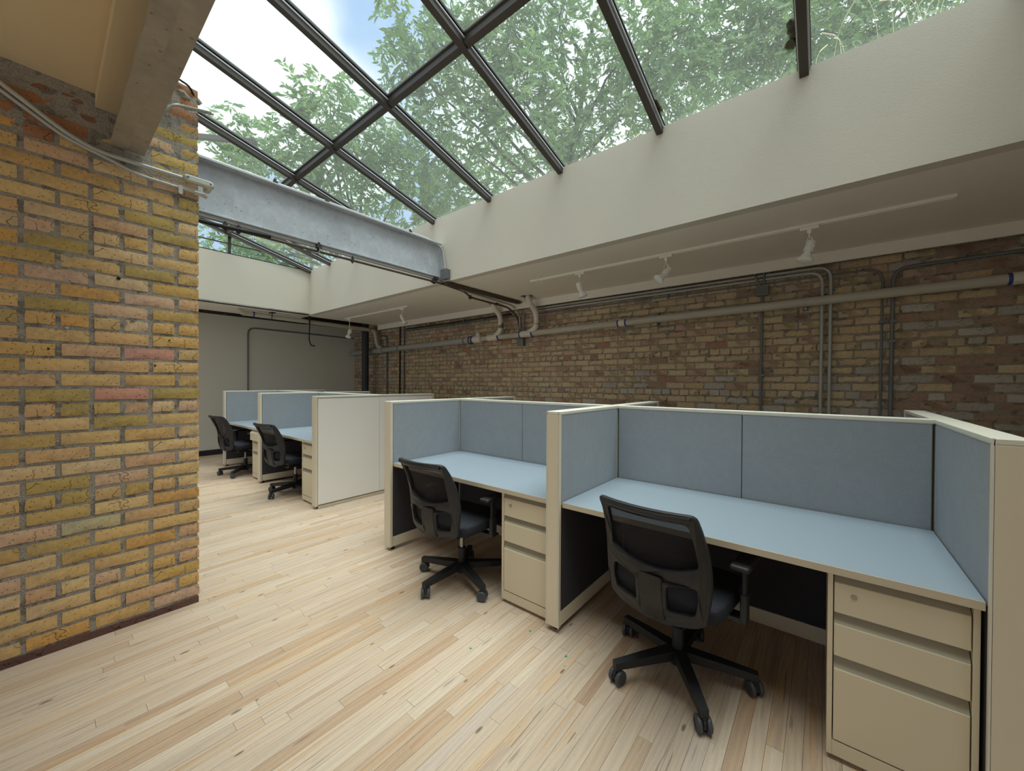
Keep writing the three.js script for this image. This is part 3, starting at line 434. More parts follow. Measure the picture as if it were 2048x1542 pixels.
  part(p2, 'connector', [cyl(V(0.60, 2.586, z), V(0.648, 2.587, z), 0.014, 0.014, 12), cyl(V(0.648, 2.587, z), V(0.668, 2.575, z), 0.019, 0.012, 8)], M.castMetal); part(p2, 'strap', [bx(0.525, 0.545, 2.555, 2.60, z - 0.012, z + 0.012), cyl(V(0.535, 2.557, z), V(0.535, 2.557, z + 0.014), 0.011, 0.011, 10)], M.castMetal);
  const ac = tag(group('armored_cable'), 'spiral armoured cable crossing the top of the brick pier', 'cable'); { const pts = bent([[0.47, 3.03, -3.06], [0.51, 3.075, -3.04], [0.56, 3.085, -3.05], [0.70, 3.125, -3.06]], 0.03, 5), rings = []; for (let i = 0; i < 26; i++) { const a = V(0.52 + i * 0.0066, 3.078 + i * 0.0016, -3.045); rings.push(new THREE.TorusGeometry(0.0085, 0.0022, 5, 10).rotateY(Math.PI / 2).translate(a.x, a.y, a.z)); } part(ac, 'sheath', [sweep(pts, 0.008, 8), ...rings], M.castMetal); part(ac, 'connector', cyl(V(0.462, 3.02, -3.06), V(0.49, 3.05, -3.05), 0.014, 0.014, 12), M.castMetal); }
  one('black_cable', run([[0.40, 3.30, -3.06], [0.53, 3.245, -3.06], [0.58, 3.235, -3.06], [0.62, 3.19, -3.10], [0.64, 3.15, -3.2]], 0.006, 0.05, 8), M.cord, 'thin black cable looping over the top corner of the brick pier', 'cable');
}

// ------------------------------------------------------------------ track lights (switched off)
{
  const rail = (z0, z1, label) => { const o = tag(group('lighting_track', 3.83, HC, 0), label, 'track'); part(o, 'channel', [bx(-0.018, 0.018, -0.014, 0, z0, z1), bx(-0.018, -0.012, -0.02, -0.014, z0, z1), bx(0.012, 0.018, -0.02, -0.014, z0, z1)], M.lampWhite); part(o, 'end_feed', rbx(-0.03, 0.03, -0.024, 0, z0 - 0.10, z0 + 0.02, 0.006), M.lampWhite); part(o, 'end_cap', rbx(-0.02, 0.02, -0.021, 0, z1, z1 + 0.012, 0.003), M.lampWhite); return o; };
  rail(-2.72, 0.66, 'long white lighting track on the soffit with three lamps'); rail(-7.30, -5.36, 'short white lighting track with two lamps toward the end wall');
  const head = (z, stem, dir, label) => {
    const o = tag(group('track_light', 3.83, HC - 0.02, z), label, 'track light'); o.scale.setScalar(1.2); const c = V(0, -0.065 - stem, 0), d = V(...dir).normalize();
    part(o, 'adapter', [rbx(-0.016, 0.016, -0.022, 0, -0.05, 0.05, 0.004), rbx(-0.012, 0.012, -0.045, -0.022, -0.012, 0.012, 0.004)], M.lampWhite);
    part(o, 'stem', cyl(V(0, -0.04, 0), c, 0.005, 0.005, 10), M.lampWhite);
    const side = V(0, 1, 0).cross(d).normalize(), k = c.clone().add(V(0, -0.075, 0)), a = k.clone().addScaledVector(side, 0.036), b = k.clone().addScaledVector(side, -0.036);
    part(o, 'yoke', sweep(bent([a, a.clone().add(V(0, 0.055, 0)), c, b.clone().add(V(0, 0.055, 0)), b], 0.02), 0.0035, 8), M.lampWhite); part(o, 'pivot_knob', cyl(a, a.clone().addScaledVector(side, 0.014), 0.008, 0.008, 10), M.lampWhite);
    part(o, 'lamp_holder', cyl(k.clone().addScaledVector(d, -0.045), k.clone().addScaledVector(d, 0.025), 0.026, 0.028, 20), M.lampWhite);
    const q = new THREE.Quaternion().setFromUnitVectors(V(0, 1, 0), d), g = new THREE.LatheGeometry([[0.018, 0.02], [0.021, 0.035], [0.034, 0.06], [0.045, 0.075], [0.047, 0.083], [0.044, 0.088], [0.03, 0.094], [0, 0.097]].map((p) => new THREE.Vector2(...p)), 24); g.applyQuaternion(q); g.translate(k.x, k.y, k.z); part(o, 'bulb', g, M.bulb);
  };
  head(-2.14, 0.0, [0.25, -1, 0.25], 'white spot lamp on the long track, next to its end feed'); head(-1.20, 0.0, [-0.55, -0.8, -0.65], 'white spot lamp tilted outward, middle of the long track'); head(-0.10, 0.0, [-0.15, -1, -0.28], 'white spot lamp on the long track, last before the dark brick'); head(-5.50, 0.0, [0.2, -1, 0.35], 'white spot lamp on the short track, away from the dark ceiling gap'); head(-7.26, 0.09, [-0.35, -1, 0.1], 'white spot lamp on a long stem next to the dark ceiling gap');
}

// ------------------------------------------------------------------ cubicle panels, worktops, pedestals
const HP = 1.247, HD = 0.735, TK = 0.085;
// a panel standing along +x from its origin; sides: -z then +z; tiles: list of [from, to]
function panel(x, z, turn, len, label, o = {}) {
  const g = tag(group('cubicle_panel', x, 0, z, turn), label, 'panel', o.group), t = TK / 2, e = 0.026, tiles = o.tiles, fin = o.finish ?? ['fabric', 'fabric'];
  part(g, 'core', bx(0.002, len - 0.002, 0.03, HP - 0.02, -t + 0.026, t - 0.026), M.core);
  part(g, 'top_cap', [rbx(0, len, HP - 0.018, HP, -t, t, 0.003), bx(0, len, HP - 0.021, HP - 0.015, -t + 0.002, -t + 0.008), bx(0, len, HP - 0.021, HP - 0.015, t - 0.008, t - 0.002)], M.cap);
  [[-1, 0], [1, 1]].forEach(([s, i]) => {
    for (const [a, b] of tiles) {
      const face = (y0, y1) => (s < 0 ? rbx(a + 0.002, b - 0.002, y0, y1, -t + 0.0025, -t + 0.016, 0.003) : rbx(a + 0.002, b - 0.002, y0, y1, t - 0.016, t - 0.0025, 0.003));
      if (fin[i] === 'white') part(g, 'white_laminate', face(0.045, HP - 0.026), M.laminate, 'off-white laminate face');
      else { part(g, 'fabric_tile', face(0.716, HP - 0.022), M.fabric, 'blue-grey fabric face'); part(g, 'lower_tile', face(0.118, 0.713), M.charcoal, 'charcoal lower face'); part(g, 'base_plate', face(0.032, 0.115), M.trim, 'beige metal base strip'); }
    }
    if (o.fillers) for (const [a, b] of o.fillers) part(g, 'filler_strip', s < 0 ? bx(a, b, 0.045, HP - 0.026, -t + 0.003, -t + 0.012) : bx(a, b, 0.045, HP - 0.026, t - 0.012, t - 0.003), fin[i] === 'white' ? M.laminate : M.core);
  });
  for (const [at, s] of o.ends ?? []) { const p = part(g, 'end_post', rbx(at, at + s * e, 0.03, HP - 0.018, -t, t, 0.004), M.trim, 'beige metal end post'); part(p, 'corner_edge', [bx(at, at + s * 0.004, 0.03, HP, -t - 0.001, -t + 0.005), bx(at, at + s * 0.004, 0.03, HP, t - 0.005, t + 0.001)], M.cap); part(g, 'foot', [cyl(V(at + s * 0.05, 0, 0), V(at + s * 0.05, 0.012, 0), 0.018, 0.018, 14), cyl(V(at + s * 0.05, 0.012, 0), V(at + s * 0.05, 0.034, 0), 0.007, 0.007, 10)], M.dark); }
  if (o.recess) part(g, 'recessed_base', bx(0.04, len - 0.02, 0.004, 0.032, -t + 0.02, t - 0.014), M.trim);
  return g;
}
function worktop(x0, x1, z0, z1, label) {
  const o = tag(group('worktop', (x0 + x1) / 2, 0.705, (z0 + z1) / 2), label, 'desk'), w = (x1 - x0) / 2, d = (z1 - z0) / 2;
  part(o, 'surface', rbx(-w + 0.002, w, 0.004, HD - 0.705, -d, d, 0.0015), M.top); part(o, 'edge_band', rbx(-w, -w + 0.003, 0, 0.0285, -d, d, 0.001), M.edge, 'tan edge band'); part(o, 'underside', bx(-w + 0.003, w, 0, 0.0038, -d, d), M.edge);
  return o;
}
function pedestal(x, z, w, label, open = 0) {
  const o = tag(group('drawer_pedestal', x, 0, z), label, 'drawer unit'), D = 0.56, h = 0.704, s = 0.016;
  part(o, 'cabinet', [rbx(0, D, 0.02, h, 0, s, 0.002), rbx(0, D, 0.02, h, w - s, w, 0.002), bx(0.012, D, h - 0.006, h, s, w - s), bx(D - 0.01, D, 0.02, h, s, w - s), bx(0.06, D - 0.02, 0.03, h - 0.02, s + 0.004, w - s - 0.004)], M.drawer);
  part(o, 'plinth', rbx(0.001, D, 0.02, 0.076, s, w - s, 0.002), M.drawer); part(o, 'base', bx(0.03, D - 0.02, 0, 0.02, 0.02, w - 0.02), M.drawer);
  const a = s + 0.003, b = w - s - 0.003;
  [[0.557, 0.672, 0.700, open], [0.395, 0.516, 0.557, 0], [0.079, 0.349, 0.395, 0]].forEach(([y0, y1, yt, out], i) => {
    const d = part(o, 'drawer', [rbx(-out, 0.014 - out, y0 + 0.002, y1, a, b, 0.003), bx(0.014 - out, 0.055, y0 + 0.012, y1 - 0.02, a + 0.01, b - 0.01)], M.drawer);
    part(d, 'pull', prism([[0.002 - out, y1 - 0.012], [0.004 - out, y1], [0.030 - out, yt - 0.006], [0.040 - out, yt - 0.006], [0.040 - out, y1 - 0.012]], b - a, (g) => g.translate(0, 0, a)), M.pull, 'recessed finger pull');
    if (!i) part(d, 'lock', [cyl(V(-out - 0.003, 0.632, a + 0.055), V(0.004 - out, 0.632, a + 0.055), 0.0095, 0.0095, 18), cyl(V(-out - 0.0042, 0.632, a + 0.055), V(-out - 0.002, 0.632, a + 0.055), 0.0055, 0.0055, 14), bx(-out - 0.0046, -out - 0.004, 0.631, 0.633, a + 0.050, a + 0.060)], M.lock, 'round key lock');
  });
  return o;
}
{ // near block
  const X0 = 1.818, X1 = 3.465, XS = 2.592, XS2 = 2.685, L = X1 - X0, tl = [[0.028, XS - X0], [XS2 - X0, L - 0.028]], fl = [[XS - X0, XS2 - X0]], z1 = -2.778, z2 = -1.14, z3 = 0.398;
  panel(X0, z1 - TK / 2, 0, L, 'blue-grey cubicle side panel facing the white laminate panel across a gap', { tiles: tl, fillers: fl, ends: [[0, 1], [L, -1]] });
  panel(X0, z2 - TK / 2, 0, L, 'blue-grey cubicle side panel between the two desks of the all-fabric block', { tiles: tl, fillers: fl, ends: [[0, 1], [L, -1]] });
  panel(X0, z3 + TK / 2, 0, L, 'blue-grey cubicle side panel closing the all-fabric block at the dark brick end', { tiles: tl, fillers: fl, ends: [[0, 1], [L, -1]] });
  const xs = (XS + XS2) / 2, l1 = z2 - TK - z1, l2 = z3 - z2;
  panel(xs, z2 - TK, Math.PI / 2, l1, 'blue-grey cubicle back panel behind the all-fabric block desk next to the white laminate', { tiles: [[0.005, l1 / 2], [l1 / 2, l1 - 0.005]] });
  panel(xs, z3, Math.PI / 2, l2, 'blue-grey cubicle back panel behind the desk at the dark brick end', { tiles: [[0.005, l2 / 2], [l2 / 2, l2 - 0.005]] });
  worktop(1.848, XS - 0.001, z1 + 0.002, z2 - TK - 0.002, 'pale worktop in the all-fabric block, beside the white laminate block');
  worktop(1.848, XS - 0.001, z2 + 0.002, z3 - 0.002, 'pale worktop in the all-fabric block at the dark brick end');
  pedestal(1.866, z2 - TK - 0.376, 0.373, 'beige three-drawer pedestal against the panel between the all-fabric block desks'); pedestal(1.866, z3 - 0.380, 0.373, 'beige three-drawer pedestal at the dark brick end under the worktop');
}
{ // far block
  const X0 = 1.886, X1 = 3.53, XS = 2.669, XS2 = 2.765, L = X1 - X0, tl = [[0.028, XS - X0], [XS2 - X0, L - 0.028]], fl = [[XS - X0, XS2 - X0]], z1 = -4.311, z2 = -6.0, z3 = -7.63, xs = (XS + XS2) / 2;
  panel(X0, z1 - TK / 2, 0, L, 'off-white laminate cubicle end panel facing the open floor', { tiles: tl, fillers: fl, finish: ['fabric', 'white'], ends: [[0, 1], [L, -1]], recess: true });
  panel(X0, z2 - TK / 2, 0, L, 'blue-grey cubicle side panel between the two desks behind the white laminate panel', { tiles: tl, fillers: fl, ends: [[0, 1], [L, -1]] });
  panel(X0, z3 - TK / 2, 0, L, 'blue-grey cubicle side panel closest to the plain end wall', { tiles: tl, fillers: fl, ends: [[0, 1], [L, -1]] });
  const l1 = z1 - TK - z2, l2 = z2 - TK - z3;
  panel(xs, z1 - TK, Math.PI / 2, l1, 'blue-grey cubicle back panel behind the desk adjoining the white laminate panel', { tiles: [[0.005, l1 / 2], [l1 / 2, l1 - 0.005]] });
  panel(xs, z2 - TK, Math.PI / 2, l2, 'blue-grey cubicle back panel behind the desk closest to the end wall', { tiles: [[0.005, l2 / 2], [l2 / 2, l2 - 0.005]] });
  worktop(1.916, XS - 0.001, z2 + 0.002, z1 - TK - 0.002, 'pale worktop adjoining the white laminate panel'); worktop(1.916, XS - 0.001, z3 + 0.002, z2 - TK - 0.002, 'pale worktop of the cubicle closest to the end wall');
  pedestal(1.934, z1 - TK - 0.376, 0.373, 'beige three-drawer pedestal behind the white laminate panel'); pedestal(1.934, z2 - TK - 0.376, 0.373, 'beige three-drawer pedestal with its top drawer ajar', 0.035);
}

// ------------------------------------------------------------------ task chairs
const CH = (() => {
  const prof = [[0.38, -0.262], [0.44, -0.285], [0.52, -0.300], [0.60, -0.302], [0.68, -0.312], [0.76, -0.335], [0.84, -0.372], [0.92, -0.425]];
  const X = (y) => { for (let i = 0; i < prof.length - 1; i++) if (y <= prof[i + 1][0]) { const t = Math.max(0, (y - prof[i][0]) / (prof[i + 1][0] - prof[i][0])); return prof[i][1] + (prof[i + 1][1] - prof[i][1]) * t; } return prof[prof.length - 1][1]; };
  const hw = (y) => { const P = [[0.40, 0.185], [0.46, 0.207], [0.54, 0.222], [0.62, 0.226], [0.72, 0.221], [0.82, 0.211], [0.91, 0.202]]; for (let i = 0; i < P.length - 1; i++) if (y <= P[i + 1][0]) { const t = Math.max(0, (y - P[i][0]) / (P[i + 1][0] - P[i][0])); return P[i][1] + (P[i + 1][1] - P[i][1]) * t; } return 0.202; };
  const bendTo = (g, off = 0) => { g = flat(g); const p = g.attributes.position; for (let i = 0; i < p.count; i++) { const z = p.getX(i), y = p.getY(i), d = p.getZ(i); p.setXYZ(i, X(y) + 0.042 * (z / 0.21) ** 2 - d + off, y, z); } g.computeVertexNormals(); return toCreasedNormals(g, 0.75); };
  // rounded closed outline, densely spaced
  const loop = (pts, r, step = 0.012) => { const n = pts.length, out = []; for (let i = 0; i < n; i++) { const a = new THREE.Vector2(...pts[(i + n - 1) % n]), b = new THREE.Vector2(...pts[i]), c = new THREE.Vector2(...pts[(i + 1) % n]), k = Math.min(r, a.distanceTo(b) / 2, b.distanceTo(c) / 2), A = b.clone().lerp(a, k / a.distanceTo(b)), B = b.clone().lerp(c, k / b.distanceTo(c)); for (let j = 0; j <= 3; j++) { const t = j / 3; out.push(new THREE.Vector2((1 - t) * (1 - t) * A.x + 2 * t * (1 - t) * b.x + t * t * B.x, (1 - t) * (1 - t) * A.y + 2 * t * (1 - t) * b.y + t * t * B.y)); } } const d = []; for (let i = 0; i < out.length; i++) { const a = out[i], b = out[(i + 1) % out.length], m = Math.max(1, Math.round(a.distanceTo(b) / step)); for (let j = 0; j < m; j++) d.push(a.clone().lerp(b, j / m)); } return d; };
  const ys = [0.46, 0.54, 0.62, 0.72, 0.82], yT = 0.905, outline = loop([[-0.17, 0.415], [-0.06, 0.392], [0.06, 0.392], [0.17, 0.415], [0.205, 0.44], ...ys.map((y) => [hw(y), y]), [hw(yT), yT], [-hw(yT), yT], ...ys.slice().reverse().map((y) => [-hw(y), y]), [-0.205, 0.44]], 0.022);
  const ins = 0.03, band = (z, dy) => 0.607 + dy + 0.045 * (z / 0.2) ** 2;
  const zs = [-1, -0.6, -0.2, 0.2, 0.6, 1];
  const upper = loop([...zs.map((t) => [t * (hw(0.65) - ins), band(t * 0.195, 0.018)]), [hw(0.76) - ins, 0.76], [hw(0.865) - ins, 0.868], [-(hw(0.865) - ins), 0.868], [-(hw(0.76) - ins), 0.76]], 0.02);
  const low = (s) => loop((s > 0 ? [[0.062, 0.452], [0.175, 0.462], [0.190, 0.53], [0.186, 0.592], [0.12, 0.584], [0.062, 0.570]] : [[-0.062, 0.570], [-0.12, 0.584], [-0.186, 0.592], [-0.190, 0.53], [-0.175, 0.462], [-0.062, 0.452]]), 0.022);
  const sh = new THREE.Shape(outline); for (const h of [upper, low(1), low(-1)]) sh.holes.push(new THREE.Path(h));
  const frame = bendTo(new THREE.ExtrudeGeometry(sh, { depth: 0.016, bevelEnabled: true, bevelThickness: 0.006, bevelSize: 0.005, bevelSegments: 2, curveSegments: 1 }));
  const rail = sweep(Array.from({ length: 17 }, (_, i) => { const z = (i / 16 - 0.5) * 2 * 0.186; return V(X(0.897) + 0.042 * (z / 0.21) ** 2 - 0.014, 0.893, z); }), 0.0165, 12);
  const net = (() => { const g = new THREE.PlaneGeometry(1, 1, 18, 24), p = g.attributes.position; for (let i = 0; i < p.count; i++) { const y = 0.43 + (p.getY(i) + 0.5) * 0.45, z = p.getX(i) * 2 * (hw(y) - 0.014); p.setXYZ(i, z, y, 0); } return bendTo(g, 0.004); })();
  const plate = bendTo(new THREE.ExtrudeGeometry(new THREE.Shape(loop([[-0.052, 0.405], [0.052, 0.405], [0.050, 0.596], [-0.050, 0.596]], 0.01)), { depth: 0.006, bevelEnabled: true, bevelThickness: 0.002, bevelSize: 0.002, bevelSegments: 1 }), -0.0165);
  const seat = (() => { const s = new THREE.Shape(loop([[-0.21, -0.22], [-0.21, 0.22], [0.22, 0.235], [0.25, 0.18], [0.25, -0.18], [0.22, -0.235]], 0.07)); const g = flat(new THREE.ExtrudeGeometry(s, { depth: 0.03, bevelEnabled: true, bevelThickness: 0.02, bevelSize: 0.02, bevelSegments: 4 })); g.rotateX(-Math.PI / 2); g.translate(0, 0.43, 0); const p = g.attributes.position; for (let i = 0; i < p.count; i++) { const x = p.getX(i); if (x > 0.12) p.setY(i, p.getY(i) - (x - 0.12) ** 2 * 1.1); } g.computeVertexNormals(); return metric(toCreasedNormals(g, 0.9)); })();
  const pan = rbx(-0.19, 0.2, 0.395, 0.412, -0.19, 0.19, 0.008), mech = [rbx(-0.13, 0.10, 0.335, 0.396, -0.075, 0.075, 0.012), bar(V(-0.10, 0.36, 0), V(-0.262, 0.385, 0), 0.09, 0.03, 0.08, 0.025), bar(V(-0.262, 0.385, 0), V(-0.292, 0.47, 0), 0.085, 0.025, 0.085, 0.02)];
  const lever = [cyl(V(0.03, 0.37, 0.06), V(0.05, 0.365, 0.24), 0.006, 0.006, 8), rbx(0.015, 0.085, 0.356, 0.370, 0.20, 0.27, 0.006)];
  const lift = [cyl(V(0, 0.10, 0), V(0, 0.23, 0), 0.027, 0.027, 20)], rod = cyl(V(0, 0.22, 0), V(0, 0.34, 0), 0.015, 0.015, 16), hub = cyl(V(0, 0.055, 0), V(0, 0.128, 0), 0.036, 0.048, 24);
  const leg = [bar(V(0.03, 0.106, 0), V(0.19, 0.097, 0), 0.056, 0.046, 0.046, 0.038), bar(V(0.19, 0.097, 0), V(0.334, 0.086, 0), 0.046, 0.038, 0.034, 0.032), cyl(V(0.318, 0.062, 0), V(0.318, 0.09, 0), 0.017, 0.017, 14)];
  const wheel = new THREE.LatheGeometry([[0, -0.009], [0.022, -0.009], [0.027, -0.007], [0.0285, -0.002], [0.0285, 0.004], [0.026, 0.008], [0.019, 0.009], [0.017, 0.006], [0, 0.006]].map((p) => new THREE.Vector2(...p)), 24); wheel.rotateX(Math.PI / 2);
  const hood = [rbx(-0.020, 0.022, 0.022, 0.050, -0.006, 0.006, 0.004), cyl(V(0.012, 0.035, 0), V(0.012, 0.06, 0), 0.007, 0.007, 10)];
  const post = (s) => [bar(V(0.0, 0.385, s * 0.16), V(0.0, 0.382, s * 0.275), 0.06, 0.018, 0.05, 0.018), rbx(-0.028, 0.028, 0.372, 0.50, s * 0.283 - 0.014, s * 0.283 + 0.014, 0.008), rbx(-0.021, 0.021, 0.49, 0.622, s * 0.283 - 0.009, s * 0.283 + 0.009, 0.006)], pad = (s) => rbx(-0.10, 0.13, 0.622, 0.648, s * 0.283 - 0.038, s * 0.283 + 0.038, 0.012, 3);
  return { frame: join([frame, rail]), net, plate, seat, pan, mech: join(mech), lever: join(lever), lift: join(lift), rod, hub, leg: join(leg), wheel, hood: join(hood), post: [join(post(-1)), join(post(1))], pad: [pad(-1), pad(1)] };
})();
function chair(x, z, turn, base, label) {
  const o = tag(group('task_chair', x, 0, z, R(turn)), label, 'chair', 'mesh-back task chairs at the cubicle desks'), r = rng(Math.round(x * 1000) + 31);
  part(o, 'backrest_frame', CH.frame, M.plastic); part(o, 'mesh_fabric', CH.net, M.net, 'black see-through mesh'); part(o, 'lumbar_plate', CH.plate, M.plastic2); part(o, 'seat', CH.seat, M.seat, 'dark padded seat'); part(o, 'seat_pan', CH.pan, M.plastic2); part(o, 'tilt_mechanism', CH.mech, M.plastic2); part(o, 'lever', CH.lever, M.plastic2);
  const l = part(o, 'gas_lift', CH.lift, M.plastic2); part(l, 'rod', CH.rod, M.chrome); part(o, 'hub', CH.hub, M.plastic2);
  for (const i of [0, 1]) { const a = part(o, 'armrest', CH.post[i], M.plastic); part(a, 'arm_pad', CH.pad[i], M.plastic2); }
  for (let k = 0; k < 5; k++) {
    const a = R(-(base + 72 * k)) - R(turn), g = part(o, 'leg', CH.leg, M.plastic2); g.rotation.y = a;
    const c = part(o, 'caster', CH.hood, M.tread); c.position.set(0.318 * Math.cos(a), 0, -0.318 * Math.sin(a)); c.scale.setScalar(1.16); c.rotation.y = a + (r() - 0.5) * 2.2;
    for (const s of [-1, 1]) { const w = part(c, 'wheel', CH.wheel, M.wheel); w.position.set(0, 0.0287, s * 0.0165); if (s < 0) w.rotation.x = Math.PI; }
  }
}
chair(1.95, -0.54, -5, 75, 'black mesh task chair at the worktop by the dark brick end');
chair(1.895, -2.0, 3, 37, 'black mesh task chair at the all-fabric block desk beside the white laminate block');
chair(2.03, -5.2, 9, 20, 'black mesh task chair behind the white laminate panel');
chair(1.96, -6.85, 8, 62, 'black mesh task chair at the desk closest to the end wall');

// ------------------------------------------------------------------ scraps on the floor
{
  const scrap = (x, z, s, a, label) => { const sh = new THREE.Shape([[-1, -0.4], [0.2, -0.8], [1, 0.1], [0.3, 0.2], [0.2, 0.9], [-0.6, 0.5]].map((p) => new THREE.Vector2(p[0] * s, p[1] * s))), g = new THREE.ExtrudeGeometry(sh, { depth: 0.001, bevelEnabled: false }); g.rotateX(-Math.PI / 2); const o = one('paper_scrap', g, M.scrap, label, 'scrap', 'green scraps on the floor'); o.position.set(x, 0.0006, z); o.rotation.y = a; };
  const at = (u, v) => { const d = FWD.clone().addScaledVector(RGT, (u - 1024) / FPX).addScaledVector(UPV, -(v - 771) / FPX), t = -EYE.y / d.y; return [d.x * t, d.z * t]; };
  scrap(...at(1060, 1262), 0.009, 0.4, 'tiny green scrap on the floor by the beige pedestal'); scrap(...at(941, 1297), 0.008, 1.9, 'tiny green scrap alone on the open floor boards'); scrap(...at(1132, 1313), 0.009, 3.1, 'tiny green scrap on a dark streak in the floor'); scrap(...at(1130, 1333), 0.004, 3.7, 'tiniest green speck below the scrap on the dark streak');
}

